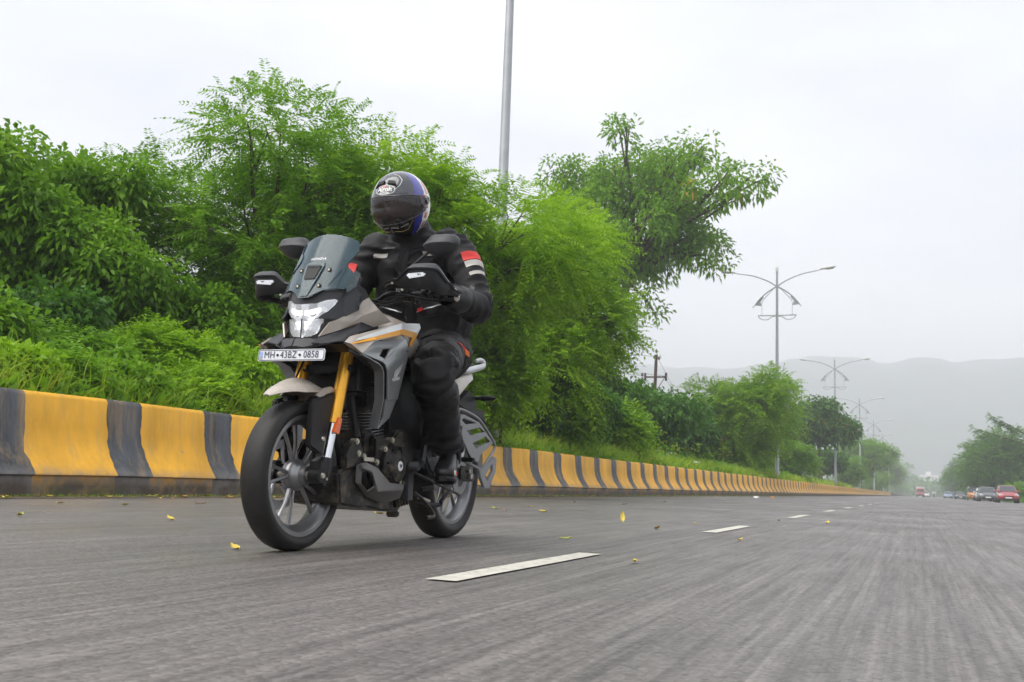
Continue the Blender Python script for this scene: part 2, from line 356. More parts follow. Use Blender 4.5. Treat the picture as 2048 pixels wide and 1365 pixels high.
# ---- street lamps on the median
m_pole = M('galvanised_steel', (.40, .415, .43), .45, metal=.55, var=.1, scale=3)
m_head = M('lamp_head_white', (.72, .72, .70), .4, var=.05); m_glass = M('lamp_glass', (.55, .57, .55), .2, var=.05, coat=.5)
def lamp_x(Y): return -8.15 + bend(Y)
LH = 13.45
root = thing('street_lamp', (0, 0, 0)); 
add_mesh('pole', *tube([(0, 0, -.6), (0, 0, 1.5), (0, 0, 1.55), (0, 0, 8), (0, 0, LH - .35)], [.135, .130, .118, .095, .065], 16), m_pole, root)
add_mesh('base_plate', *box((0, 0, -.55), (.5, .5, .06)), m_pole, root)
add_mesh('finial', *lathe([(0, .075), (.05, .10), (.1, .075), (.16, .10), (.26, .085), (.34, .045), (.42, .001)], (0, 0, LH - .4), axis=(0, 0, 1), n=14), m_head, root)
for s in (1, -1):
    arm = [(s * .05, 0, LH - 1.33), (s * .6, 0, LH - .98), (s * 1.5, 0, LH - .62), (s * 2.5, 0, LH - .43), (s * 2.75, 0, LH - .35)]
    add_mesh('arm', *tube(arm, [.045, .042, .036, .030, .028], 10, sub=5), m_pole, root)
    hd = add_mesh('lamp_head', *loft([ellring((s * x, 0, LH - .33 + (x - 2.7) * .12), (0, w_, 0), (0, 0, h_), 14, 2.6) for x, w_, h_ in ((2.62, .05, .04), (2.75, .10, .065), (3.0, .145, .085), (3.3, .15, .08), (3.5, .11, .05), (3.56, .04, .02))]), m_head, root)
    add_mesh('lamp_glass', *loft([ellring((s * x, 0, LH - .41 + (x - 2.7) * .12), (0, w_, 0), (0, 0, h_), 12, 2.4) for x, w_, h_ in ((2.95, .06, .02), (3.1, .12, .045), (3.35, .11, .04), (3.45, .05, .02))]), m_glass, hd)
    # sail-like bracket, its tie rod and the scrolled crossbar
    st = [(s * .06, 0, LH - 1.38), (s * .55, 0, LH - 1.68), (s * 1.05, 0, LH - 2.12), (s * 1.42, 0, LH - 2.60)]
    sail = add_mesh('bracket', *tube(st, [.05, .045, .04, .03], 8, sub=4), m_pole, root)
    add_mesh('bracket_web', *prism([Vector((s * .9, .0, LH - 1.95)), Vector((s * 1.38, .0, LH - 2.53)), Vector((s * .95, 0, LH - 2.60)), Vector((s * 1.02, 0, LH - 2.32)), Vector((s * .82, 0, LH - 2.05))], (0, .02, 0)), m_pole, sail)
    add_mesh('bracket_rim', *tube([(s * .25, 0, LH - 1.53), (s * .62, 0, LH - 1.95), (s * .90, 0, LH - 2.29), (s * .95, 0, LH - 2.60)], .022, 6, sub=3), m_pole, sail)
    add_mesh('bracket_ball', *icosph((s * 1.46, 0, LH - 2.63), .06, 2), m_head, sail)
    add_mesh('tie_rod', *tube([(s * .93, 0, LH - 2.60), (s * .93, 0, LH - 3.20)], .014, 6), m_pole, root)
    add_mesh('crossbar', *tube([(0, 0, LH - 3.22), (s * 1.16, 0, LH - 3.20)], .040, 8), m_pole, root)
    add_mesh('scroll', *tube([(s * .10, 0, LH - 3.26), (s * .35, 0, LH - 3.32), (s * .55, 0, LH - 3.46), (s * .8, 0, LH - 3.48), (s * 1.05, 0, LH - 3.38), (s * 1.16, 0, LH - 3.21)], .028, 8, sub=4), m_pole, root)
LAMP_Y = [19.3, 63.8, 109, 154, 199, 244, 289, 334]
LAMP_L = ['tall grey street lamp rising from the trees just behind the rider', 'twin-arm street lamp with scrolled crossbar, its pole bare down to the roadside grass', 'street lamp standing past the small dark tree, beside the hills', 'street lamp with both curved arms clear of the low trees', 'thin hazy street lamp beyond the one with both arms clear'] + ['faint street lamp far down the median row'] * 3
for i, Y in enumerate(LAMP_Y):
    o = root if i == 0 else copy_tree(root)
    o.location = (lamp_x(Y), Y, 1.5 if i == 0 else 1.0); tag(o, LAMP_L[i], 'street lamp', 'street lamps along the median')

# ---- utility pole with insulators and wires
m_rust = M('rusty_steel', (.11, .075, .06), .75, metal=.2, var=.3, scale=6, dirt=.4, dscale=10, dcol=(.16, .07, .035))
m_ins = M('brown_porcelain', (.05, .03, .025), .3, var=.1, coat=.5)
up0 = onx(1306, 790, -16.0); ut = onx(1311, 703, -16.0); ub = thing('utility_pole', (-16, up0.y, 1.0), 'rusty steel electricity pole with one cross-arm and dark insulators', 'utility pole')
Hh = ut.z - 1.0; q = Hh / 8.2
add_mesh('pole', *tube([(0, 0, -.3), (.1 * q, 0, Hh * .6), (.18 * q, 0, Hh - .3)], [.13, .12, .10], 8), m_rust, ub)
ca = add_mesh('cross_arm', *box((.14 * q, 0, Hh - 1.78 * q), (1.5 * q, .10, .10)), m_rust, ub)
for x in (-.75, -.55, .85, 1.05 - .2):
    for dz in (.16, -.14): add_mesh('insulator', *lathe([(-.12, .03), (-.10, .09), (-.04, .06), (0, .10), (.05, .06), (.10, .09), (.13, .02)], (x * q + .14 * q * 0, 0, Hh - 1.78 * q + dz), axis=(0, 0, 1), n=10), m_ins, ub)
for z, x in ((-.05, .18), (-.45, .05), (-.52, .36)): add_mesh('insulator', *lathe([(-.12, .03), (-.10, .09), (-.04, .06), (0, .10), (.05, .06), (.12, .03)], (x * q, 0, Hh + z), axis=(0, 0, 1), n=10), m_ins, ub)
add_mesh('stay', *tube([(.10 * q, 0, Hh - 2.9 * q), (.75 * q, 0, Hh - 1.82 * q)], .025, 6), m_rust, ub)
for k, (dx, dz) in enumerate(((-.6, -1.7), (.75, -1.7), (.25, -.45))):
    a = Vector((-16 + dx * q, up0.y, 1 + Hh + dz * q))
    for ey, ex in ((170, -30), (-20, -26)):
        e_ = Vector((ex, ey, 6.5)); P = [a.lerp(e_, t_ / 8) - Vector((0, 0, 1.6 * math.sin(math.pi * t_ / 8))) for t_ in range(9)]
        tag(add_mesh('power_line', *tube(P, .012, 5), m_ins, smooth=60), 'thin dark wire sagging from the rusty electricity pole', 'wire', 'wires on the electricity pole')
# ================================================================== motorcycle
BX, BY = -2.262, 3.367                      # ground contact of the front tyre
def Lc(px, py, u):                          # pixel on the bike's plane at lateral offset u -> bike coordinates
    p = onx(px, py, BX + u); return Vector((u, p.y - BY, p.z))
def solve(px, py, vf, lo=-.03, hi=.26):       # pixel on the surface y = vf(u, z)
    f = lambda u: (lambda q: q.y - vf(u, q.z))(Lc(px, py, u))
    a, b = lo, hi
    for _ in range(50):
        c = (a + b) / 2
        if f(c) > 0: a = c
        else: b = c
    return Lc(px, py, (a + b) / 2)
ZA = lambda x, y, *u: (460 + x / 4.267, 440 + y / 4.267) + u
ZB = lambda x, y, *u: (680 + x / 7.583, 620 + y / 7.583) + u
ZC = lambda x, y, *u: (680 + x / 5.461, 800 + y / 5.461) + u
ZD = lambda x, y, *u: (840 + x / 4.553, 700 + y / 4.553) + u
ZE = lambda x, y, *u: (760 + x / 8.029, 490 + y / 8.029) + u
ZG = lambda x, y, *u: (720 + x / 8.031, 330 + y / 8.031) + u
ZR = lambda x, y, *u: (680 + x / 4.0157, 320 + y / 4.0157) + u
ZW = lambda x, y, *u: (470 + x / 3.103, 680 + y / 3.103) + u
def V3(p): return Vector(p) if isinstance(p, Vector) else Lc(*p)
def mir(p): return Vector((-p.x, p.y, p.z))

m_tyre, t, b = new_mat('tyre_rubber')
b.inputs['Base Color'].default_value = (.022, .021, .020, 1); b.inputs['Roughness'].default_value = .5; b.inputs['Specular IOR Level'].default_value = .28
N = t.nodes.new; K = t.links.new
def mth(op, a, bb=None, cc=None):
    n = N('ShaderNodeMath'); n.operation = op
    for i, x in enumerate((a, bb, cc)):
        if x is None: continue
        if hasattr(x, 'links'): K(x, n.inputs[i])
        else: n.inputs[i].default_value = x
    return n.outputs[0]
tcn = N('ShaderNodeTexCoord'); sp = N('ShaderNodeSeparateXYZ'); K(tcn.outputs['Object'], sp.inputs[0])
ax = mth('ABSOLUTE', sp.outputs['X']); ang = mth('ARCTAN2', sp.outputs['Z'], sp.outputs['Y'])
ph = mth('ADD', mth('MULTIPLY', ang, 22.0), mth('MULTIPLY', ax, 75.0)); g1 = mth('GREATER_THAN', mth('SINE', ph), .80)
band = mth('MULTIPLY', mth('LESS_THAN', ax, .046), mth('GREATER_THAN', ax, .010)); rad_ = mth('GREATER_THAN', mth('SQRT', mth('ADD', mth('MULTIPLY', sp.outputs['Y'], sp.outputs['Y']), mth('MULTIPLY', sp.outputs['Z'], sp.outputs['Z']))), .255)
gro = mth('MULTIPLY', mth('MULTIPLY', g1, band), rad_)
bp = N('ShaderNodeBump'); bp.inputs['Strength'].default_value = .9; bp.inputs['Distance'].default_value = .004; bp.invert = True; K(gro, bp.inputs['Height'])
n1 = N('ShaderNodeTexNoise'); n1.inputs['Scale'].default_value = 40; n1.inputs['Detail'].default_value = 8; K(tcn.outputs['Object'], n1.inputs['Vector'])
mm = N('ShaderNodeMix'); mm.data_type = 'RGBA'; K(mth('MULTIPLY', n1.outputs['Fac'], .55), mm.inputs['Factor']); mm.inputs['A'].default_value = (.011, .0105, .010, 1); mm.inputs['B'].default_value = (.045, .042, .039, 1)
K(mm.outputs['Result'], b.inputs['Base Color']); K(bp.outputs['Normal'], b.inputs['Normal'])

m_black = M('black_plastic', (.010, .010, .011), .42, spec=.28, var=.25, bump=.25, bscale=700, dirt=.12, dscale=60)
m_dark = M('charcoal_plastic', (.040, .041, .045), .38, spec=.4, var=.15, bump=.3, bscale=900, drops=.35, dropscale=320)
m_engine = M('engine_black', (.018, .017, .016), .42, spec=.35, metal=.4, var=.3, bump=.2, bscale=200, dirt=.5, dscale=14)
m_alloy = M('dusty_alloy', (.20, .19, .18), .45, metal=.7, var=.2, dirt=.4, dscale=20)
m_rim = M('dark_rim', (.26, .26, .265), .30, metal=.75, var=.12, dirt=.16, dscale=25)
m_gold = M('gold_anodised', (.80, .40, .035), .30, metal=.75, var=.08, dirt=.1, dscale=60, coat=.3)
m_chrome = M('chrome', (.72, .73, .75), .16, metal=1, var=.06)
m_steel = M('brushed_steel', (.45, .45, .46), .35, metal=.9, var=.1)
m_bolt = M('zinc_bolt', (.55, .52, .44), .35, metal=.9)
m_beige = M('pearl_sand_paint', (.50, .445, .385), .30, metal=.25, var=.05, coat=.5, drops=.25, dropscale=320, dirt=.06, dscale=90)
m_beige_d = M('dusty_sand_paint', (.47, .42, .365), .42, metal=.2, var=.08, coat=.2, dirt=.36, dscale=45, dcol=(.17, .13, .10))
m_silver = M('silver_decal', (.66, .70, .70), .32, metal=.25, var=.03, coat=.4, drops=.15)
m_yellow = M('yellow_decal', (.85, .37, .012), .4, var=.03, coat=.3, drops=.15)
m_grey = M('matte_grey_paint', (.30, .315, .32), .30, metal=.6, var=.06, coat=.2, drops=.25, dropscale=320)
m_guard = M('grey_guard_paint', (.25, .255, .26), .42, metal=.35, var=.08, dirt=.12, dscale=40)
m_belly = M('belly_pan_grey', (.16, .155, .15), .5, metal=.35, var=.12, dirt=.38, dscale=22, dcol=(.13, .10, .08))
m_grab = M('cast_aluminium', (.55, .56, .57), .38, metal=.7, var=.06)
m_white = M('white_print', (.78, .78, .77), .45, var=.03)
m_plate = M('plate_white', (.74, .76, .78), .35, var=.03, coat=.4)
m_navy = M('navy_print', (.010, .018, .055), .4, var=.03)
m_blue = M('pale_blue_print', (.30, .42, .70), .4, var=.05)
m_orange = M('orange_reflector', (.85, .14, .01), .22, var=.05, coat=.6)
m_red = M('red_print', (.62, .03, .025), .45, var=.05)
m_copper = M('copper_rivet', (.35, .22, .12), .4, metal=.8)
m_seat = M('seat_vinyl', (.012, .012, .013), .55, spec=.3, bump=.3, bscale=400)
def glassy(name, c, alpha, rough=.05, drops=.6, dropscale=300):
    m = M(name, c, rough, var=.1, drops=drops, dropscale=dropscale, coat=.25, spec=.6)
    m.node_tree.nodes['Principled BSDF'].inputs['Alpha'].default_value = alpha; return m
m_screen = glassy('tinted_screen', (.018, .052, .066), .88, rough=.2, drops=.9, dropscale=210)
m_screen2 = glassy('clear_smoke_screen', (.06, .085, .095), .55, rough=.1, drops=.9, dropscale=210)
m_lens = glassy('clear_lens', (.85, .88, .9), .28, rough=.04, drops=.5, dropscale=240)
m_reflector = M('chrome_reflector', (.85, .86, .88), .14, metal=1, var=.08)
m_led = M('lit_led', (.9, .93, 1), .2, emit=((1.0, .98, .94), .7))
m_mirror = M('mirror_glass', (.85, .87, .9), .03, metal=1, var=.02)

bike = thing('motorcycle', (BX, BY, 0), 'sand and grey adventure motorcycle with gold forks, ridden along the wet road', 'motorcycle')
def part(name, mb, mat, parent=None, **k):
    k.setdefault('smooth', 35)
    return add_mesh(name, mb.v if isinstance(mb, MB) else mb[0], mb.f if isinstance(mb, MB) else mb[1], mat, parent or bike, **k)
def panel(name, pts, faces, mat, thick=.005, bevel=.0022, both=True, parent=None, du=0.0):
    P = [V3(p) for p in pts]; P = [Vector((p.x + du, p.y, p.z)) for p in P]
    o = part(name, (P, faces), mat, parent, thick=thick, bevel=bevel)
    r = [o]
    if both: r.append(part(name, ([mir(p) for p in P], [f[::-1] for f in faces]), mat, parent, thick=thick, bevel=bevel))
    return r
def surfpoly(name, outline, vf, mat, thick=.004, cuts=3, off=0.0, parent=None, smooth=30):
    """outline: (u, z) pairs laid on y = vf(u, z)"""
    V, Fc = tess(([Vector((u, 0, z)) for u, z in outline], [tuple(range(len(outline)))]), cuts)
    V = [Vector((p.x, vf(p.x, p.z) + off, p.z)) for p in V]
    return part(name, (V, Fc), mat, parent, thick=thick, smooth=smooth)

# ---- wheels
def make_wheel(name, v, R, W, rimr, disc_side, disc_r, parent=bike):
    h = R - rimr; hw = W / 2
    rp = [(-.80 * hw, rimr - .012), (-.80 * hw, rimr + .006), (-.72 * hw, rimr + .008), (-.66 * hw, rimr - .004), (-.5 * hw, rimr - .016), (-.2 * hw, rimr - .026),
          (.2 * hw, rimr - .026), (.5 * hw, rimr - .016), (.66 * hw, rimr - .004), (.72 * hw, rimr + .008), (.80 * hw, rimr + .006), (.80 * hw, rimr - .012),
          (.70 * hw, rimr - .020), (.45 * hw, rimr - .026), (.2 * hw, rimr - .038), (-.2 * hw, rimr - .038), (-.45 * hw, rimr - .026), (-.70 * hw, rimr - .020)]
    mb = MB(); mb.add(lathe(rp, (0, 0, 0), n=72, closed=True))
    mb.add(lathe([(-.055, .002), (-.055, .030), (-.040, .034), (-.030, .052), (-.012, .062), (.012, .062), (.030, .054), (.040, .038), (.062, .034), (.062, .02), (.066, .02), (.066, .001)], (0, 0, 0), n=36))
    for k in range(5):
        a0 = 2 * math.pi * k / 5 + .62
        for s in (-1, 1):
            a1 = a0 + s * .13; a2 = a0 + s * .20
            p0 = Vector((0, math.cos(a1) * .050, math.sin(a1) * .050)); p1 = Vector((0, math.cos(a2) * (rimr - .03), math.sin(a2) * (rimr - .03)))
            mb.add(tube([p0, p0.lerp(p1, .5) + Vector((.004, 0, 0)), p1], [.012, .0085, .011], 8, flat=.75, updir=(1, 0, 0)))
    wh = part(name, mb, m_rim, parent); wh.location = (0, v, R)
    pr = [(-.74 * hw, rimr + .000), (-.90 * hw, rimr + .18 * h), (-.985 * hw, rimr + .40 * h), (-.98 * hw, rimr + .55 * h), (-.90 * hw, rimr + .74 * h), (-.74 * hw, R - .115 * h), (-.50 * hw, R - .042 * h), (-.25 * hw, R - .010 * h), (0, R)]
    pr = pr + [(-u, r) for u, r in pr[::-1][1:]] + [(0.5 * hw, rimr - .004), (-.5 * hw, rimr - .004)]
    ty = add_mesh('tyre', *lathe(pr, (0, 0, 0), n=96, closed=True), m_tyre, wh)
    mb = MB()       # brake disc with drilled rim and carrier
    n = 60; x0 = disc_side * .066
    outer = [Vector((x0, math.cos(2 * math.pi * k / n) * (disc_r + .004 * math.sin(k * math.pi * 2 * 10 / n)), math.sin(2 * math.pi * k / n) * (disc_r + .004 * math.sin(k * math.pi * 2 * 10 / n)))) for k in range(n)]
    inner = [Vector((x0, math.cos(2 * math.pi * k / 40) * disc_r * .74, math.sin(2 * math.pi * k / 40) * disc_r * .74)) for k in range(40)]
    mb.add(ring_prism(outer, [inner], (disc_side * .004, 0, 0)))
    for k in range(5):
        a = 2 * math.pi * k / 5; mb.add(tube([(x0, math.cos(a) * .045, math.sin(a) * .045), (x0, math.cos(a + .3) * disc_r * .78, math.sin(a + .3) * disc_r * .78)], .008, 6))
    add_mesh('brake_disc', mb.v, mb.f, m_steel, wh)
    return wh
fw = make_wheel('front_wheel', 0.0, .293, .112, .234, -1, .138)
rw = make_wheel('rear_wheel', 1.355, .312, .142, .236, -1, .11)

# ---- front fork
FT = Lc(693, 718, .10); FG = Lc(667, 848, .10); fdir = (FT - FG).normalized()
FB = FG - fdir * ((FG.z - .315) / fdir.z)
for s in (1, -1):
    S = lambda p: Vector((p.x * s, p.y, p.z))
    part('fork_tube', tube([S(FG), S(FG + fdir * .012), S(FG + fdir * .0121), S(FT + fdir * .16)], [.0285, .0285, .0268, .0268], 24), m_gold)
    part('fork_slider', tube([S(FB), S(FG + fdir * .01)], .019, 18), m_chrome)
    mb = MB(); c0 = FB - fdir * .045
    mb.add(tube([S(c0), S(FB + fdir * .005), S(FB + fdir * .03), S(FB + fdir * .05)], [.026, .030, .026, .021], 14))
    cl = Vector((.10, .0, .293)); mb.add(tube([S(cl + Vector((-.022, -.004, .0))), S(cl + Vector((.028, -.004, 0)))], [.030, .030], 14)); mb.add(box(S(cl + Vector((.004, .022, -.012))), (.046, .03, .05)))
    mb.add(box(S(cl + Vector((.002, .006, .03))), (.05, .05, .05)))
    o = part('axle_clamp', mb, m_black, bevel=.002)
    mb = MB(); mb.add(tube([S(cl + Vector((.024, -.004, 0))), S(cl + Vector((.036, -.004, 0)))], [.013, .011], 6)); mb.add(tube([S(cl + Vector((.02, .026, -.012))), S(cl + Vector((.033, .026, -.012)))], .006, 6))
    part('axle_bolt', mb, m_bolt, o)
    # black guard in front of the slider
    og = [ZW(490, 372), ZW(560, 350), ZW(636, 322), ZW(622, 352), ZW(592, 530), ZW(566, 610), ZW(552, 690), ZW(528, 712), ZW(500, 690), ZW(462, 660), ZW(470, 560), ZW(478, 470)]
    P = [Lc(*p, .098) for p in og]
    o = part('fork_guard', prism([S(p) for p in P], (-.026 * s, 0, 0)), m_black, bevel=.007, segs=3)
    bc = Lc(*ZW(545, 615), .099); mb = MB(); mb.add(tube([S(bc), S(bc + Vector((.006, 0, 0)))], [.010, .008], 10)); part('screw', mb, m_bolt, o)
    rc = [ZW(645, 478), ZW(668, 490), ZW(648, 588), ZW(612, 572)]
    part('side_reflector', prism([S(Lc(*p, .128)) for p in rc], (-.012 * s, 0, 0)), m_orange, bevel=.002)
    mb = MB(); cc = Lc(*ZW(690, 185), .10)
    mb.add(tube([S(cc - fdir * .016), S(cc + fdir * .016)], .036, 20)); part('fork_clamp', mb, m_black, bevel=.003)
axle = MB(); axle.add(tube([(-.09, 0, .293), (.09, 0, .293)], .012, 14)); axle.add(tube([(.064, 0, .293), (.08, 0, .293)], .021, 18)); part('front_axle', axle, m_bolt)
mb = MB(); cc = Lc(*ZW(690, 185), .10); mb.add(box((0, cc.y + .01, cc.z), (.17, .05, .03))); mb.add(tube([(-.1, cc.y - .03, cc.z + .0), (0, cc.y - .045, cc.z - .02), (.1, cc.y - .03, cc.z + .0)], .006, 8, sub=4)); part('lower_yoke', mb, m_black, bevel=.003)
# caliper on the rider's right leg
mb = MB(); mb.add(box((-.082, .055, .405), (.05, .07, .10), Euler((.35, 0, 0)).to_matrix())); mb.add(tube([(-.082, .03, .44), (-.082, .10, .38)], .02, 10)); mb.add(box((-.09, .07, .36), (.03, .05, .06)))
part('front_caliper', mb, m_black, bevel=.006)
part('brake_hose', tube([(-.088, .08, .42), (-.12, .12, .52), (-.10, .10, .66), (-.06, .13, .80)], .005, 8, sub=6), m_black)

# ---- front mudguard (two sand wings, ridge along the middle)
rings = []
for i in range(15):
    t_ = i / 14; a = math.radians(-37 + t_ * 62)
    hwid = .014 + .070 * min(1, t_ / .45) ** .7; rr = .372 + .004 * math.sin(t_ * math.pi)
    ring = []
    for k in range(15):
        s = -1 + 2 * k / 14; u = s * hwid
        q_ = min(1, t_ * 2.5); r = rr - .050 * (abs(s) ** 2.2) * (.12 + .88 * q_) + q_ * (.006 * math.exp(-(s / .16) ** 2) - .006 * math.exp(-((abs(s) - .4) / .12) ** 2))
        ring.append(Vector((u, math.sin(a) * r, .293 + math.cos(a) * r)))
    rings.append(ring)
part('front_mudguard', loft(rings, caps=False, closed=False), m_beige_d, thick=.004, smooth=28)
for s in (1, -1):                                      # side blades that run back to the fork
    P = [Lc(*p, .088) for p in (ZW(505, 345), ZW(560, 300), ZW(600, 290), ZW(632, 318), ZW(560, 342), ZW(552, 372))]
    P = [Vector((p.x * s, p.y, p.z)) for p in P]; part('mudguard_blade', prism(P, (-.012 * s, 0, 0)), m_beige_d, bevel=.002)
    P = [Lc(*p, .075) for p in (ZW(500, 350), ZW(556, 372), ZW(540, 400), ZW(492, 385))]
    P = [Vector((p.x * s, p.y, p.z)) for p in P]; part('mudguard_stay', prism(P, (-.03 * s, 0, 0)), m_black, bevel=.002)

# ---- nose: headlight mask, lenses, beak
nose = lambda u, z: -.018 + .16 * max(0, z - .99) + 5.0 * u * u
def nz_(x, y): p = solve(*ZA(x, y), nose); return (p.x, p.z)
def symm(half): return half + [(-u, z) for u, z in half[::-1] if abs(u) > 1e-4]
mask = symm([(0, nz_(655, 640)[1]), nz_(985, 585), (.148, nz_(1060, 560)[1]), (.168, 1.035), (.166, .99), nz_(1080, 772), nz_(900, 862), nz_(845, 878), nz_(755, 999), nz_(712, 1015), (0, nz_(600, 1030)[1])])
surfpoly('headlight_mask', mask, nose, m_dark, thick=.008, cuts=3, off=.012)
up = [(0, nz_(660, 722)[1]), nz_(740, 715), nz_(830, 685), nz_(900, 678), nz_(926, 692), nz_(846, 782), nz_(745, 835), nz_(690, 846), (0, nz_(650, 846)[1])]
lo = [(0, nz_(650, 849)[1]), nz_(802, 845), nz_(778, 905), nz_(738, 968), nz_(690, 996), (0, nz_(622, 1003)[1])]
for nm, ol in (('upper', up), ('lower', lo)):
    ol = symm(ol); hb = surfpoly('headlight_reflector', [(u * .97, z) for u, z in ol], nose, m_reflector, thick=.003, cuts=3, off=.008, smooth=25)
    for v in hb.data.vertices:      # shallow reflector bowls
        v.co.y += .010 * math.cos((abs(v.co.x) - .035) * 70) * math.cos((v.co.z - .95) * 40)
    surfpoly('headlight_lens', ol, nose, m_lens, thick=.003, cuts=3, off=-.004, parent=hb)
z_ = nz_(650, 790)[1]; zz = nz_(650, 900)[1]
for s_ in (1, -1):          # lit elements behind the lenses
    surfpoly('led_unit', [(s_ * u, z_ + dz) for u, dz in ((.006, -.012), (.040, -.010), (.072, .006), (.088, .022), (.060, .020), (.030, .010), (.006, .006))], nose, m_led, thick=.003, cuts=2, off=.001)
    surfpoly('led_unit', [(s_ * u, zz + dz) for u, dz in ((.010, -.016), (.030, -.014), (.036, .014), (.010, .016))], nose, m_led, thick=.003, cuts=2, off=.001)
part('headlight_divider', MB().add(box((0, nose(0, zz) - .003, zz - .012), (.004, .004, .075))), m_black)
# beak under the headlight
bk = [Vector((0, -.06, .828)), Vector((.055, -.045, .832)), Lc(*ZA(720, 1012), .075), Lc(*ZA(1000, 975), .15), Lc(*ZA(985, 1050), .165), Lc(*ZA(820, 1056), .12), Lc(*ZA(620, 1094), .045), Vector((0, -.080, .792))]
panel('lower_beak', bk, [(0, 1, 6, 7), (1, 2, 5, 6), (2, 3, 4, 5)], m_dark, thick=.01, bevel=.004)
mb = MB(); P = bk[4:8]; mb.add(([bk[7], bk[6], bk[5], bk[4], Vector((.15, .14, .80)), Vector((.05, .06, .79)), Vector((0, .06, .79))], [(0, 1, 5, 6), (1, 2, 4, 5), (2, 3, 4)])); mb.add(([mir(p) for p in mb.v], [f[::-1] for f in mb.f]))
part('beak_underside', mb, m_black, thick=.004)
# number plate
plate_c = Lc(586, 711.5, 0) + Vector((0, -.012, 0))
tilt = Matrix.Rotation(math.radians(-6), 3, 'X')
def plate_pt(x, y, d=0): return plate_c + tilt @ Vector((x, -d, y))
def rrect(w_, h_, r, n=5):
    o = []
    for cx_, cy_, a0 in ((w_ / 2 - r, h_ / 2 - r, 0), (-w_ / 2 + r, h_ / 2 - r, 90), (-w_ / 2 + r, -h_ / 2 + r, 180), (w_ / 2 - r, -h_ / 2 + r, 270)):
        for k in range(n + 1): a = math.radians(a0 + 90 * k / n); o.append((cx_ + r * math.cos(a), cy_ + r * math.sin(a)))
    return o
PW, PH = .308, .047
pl = part('number_plate', prism([plate_pt(x, y, .002) for x, y in rrect(PW, PH, .008)], tilt @ Vector((0, .004, 0))), m_plate, bevel=.0008)
part('plate_border', ring_prism([plate_pt(x, y, .0035) for x, y in rrect(PW - .006, PH - .006, .007)], [[plate_pt(x, y, .0035) for x, y in rrect(PW - .0095, PH - .0095, .006)]], tilt @ Vector((0, .002, 0))), m_navy, pl)
def plate_text(s, x, size, mat=m_navy, nm='plate_lettering', y=0.0, off=.0, sp_=1.0):
    V, Fc = text_geo(s, size, offset=off, spacing=sp_); V = [plate_pt(x + v.x, y + v.y * 1.16, .0042) for v in V]; return part(nm, (V, Fc), mat, pl, smooth=0)
for s_, x in (('MH', -.099), ('43BZ', -.011), ('0858', .093)): plate_text(s_, x, .034, off=.0, sp_=1.04)
for x in (-.0612, .0412): part('rivet', tube([plate_pt(x, 0, .001), plate_pt(x, 0, .006)], .0048, 12), m_black, pl)
part('plate_sticker', prism([plate_pt(x - .139, y + .003, .0038) for x, y in rrect(.014, .022, .002)], tilt @ Vector((0, .001, 0))), m_blue, pl); plate_text('IND', -.139, .009, y=-.014)
mb = MB(); mb.add(box(plate_c + Vector((0, .035, .012)), (.06, .06, .02))); part('plate_bracket', mb, m_black)
# dark inner cowl between the fork legs
mb = MB(); mb.add(box((0, .285, .73), (.26, .10, .20))); mb.add(box((0, .27, .63), (.14, .06, .14))); part('inner_cowl', mb, m_black, bevel=.02, segs=3)

# ---- windscreen
scr = lambda u, z: -.012 + .52 * (z - .99) + 3.2 * u * u
def sc_(x, y): p = solve(*ZA(x, y), scr); return (p.x, p.z)
half = [(0, sc_(655, 670)[1]), sc_(692, 668), sc_(730, 642), sc_(830, 603), sc_(930, 591), sc_(985, 600), sc_(1075, 542), sc_(1088, 512), sc_(1065, 450), sc_(1030, 410), sc_(996, 370), sc_(990, 345), sc_(1000, 312), sc_(1030, 285), sc_(1075, 284), sc_(1120, 283), sc_(1122, 197), sc_(1100, 182), sc_(1030, 157), sc_(960, 139), (0, sc_(855, 131)[1])]
screen = surfpoly('windscreen', symm(half), scr, m_screen, thick=.004, cuts=4, off=-.016)
sb = bvh_of(screen)
def on_screen(x, z, d=.002):
    h = sb.ray_cast(Vector((x, -1, z)), Vector((0, 1, 0))); y = h[0].y if h[0] is not None else scr(x, z) - .016
    return Vector((x, y - d, z))
# raised centre duct, opening, screws, lettering
z0 = sc_(650, 662)[1]; z1 = sc_(748, 515)[1]; z2 = sc_(748, 405)[1]; z3 = sc_(765, 372)[1]
P = [on_screen(-.018, z0, .004), on_screen(.018, z0, .004), on_screen(.036, z1, .010), on_screen(.046, z2, .010), on_screen(.040, z3, .005), on_screen(-.040, z3, .005), on_screen(-.046, z2, .010), on_screen(-.036, z1, .010)]
part('screen_duct', (P + [p + Vector((0, .012, 0)) for p in P], [(0, 1, 2, 7), (2, 3, 6, 7), (3, 4, 5, 6)] + [(i, i + 8, (i + 1) % 8 + 8, (i + 1) % 8) for i in range(8)]), m_screen, screen, bevel=.003)
P = [on_screen(-.026, z1, .012), on_screen(.026, z1, .012), on_screen(.036, z2, .012), on_screen(-.036, z2, .012)]
part('duct_opening', prism(P, (0, .006, 0)), m_black, screen, bevel=.002)
mb = MB()
for k in range(7): mb.add(box(on_screen(-.027 + .009 * k, z2 + .001, .013), (.004, .004, .009)))
part('duct_teeth', mb, m_screen2, screen)
for (sx, sy) in ((868, 436), (778, 571)):
    u, z = sc_(sx, sy)
    for s in (1, -1):
        p = on_screen(u * s, z, .001); o = part('screen_grommet', lathe([(-.004, .001), (-.004, .0065), (-.002, .010), (.004, .010)], p, axis=(0, 1, 0), n=16), m_black, screen)
        part('screw', lathe([(-.006, .0005), (-.006, .003), (-.0055, .005), (.0, .0055)], p, axis=(0, 1, 0), n=12), m_bolt, screen)
u, z = sc_(768, 342); V, Fc = tess(text_geo('HONDA', .0145, shear=.18, offset=.0004, spacing=1.15), 0)
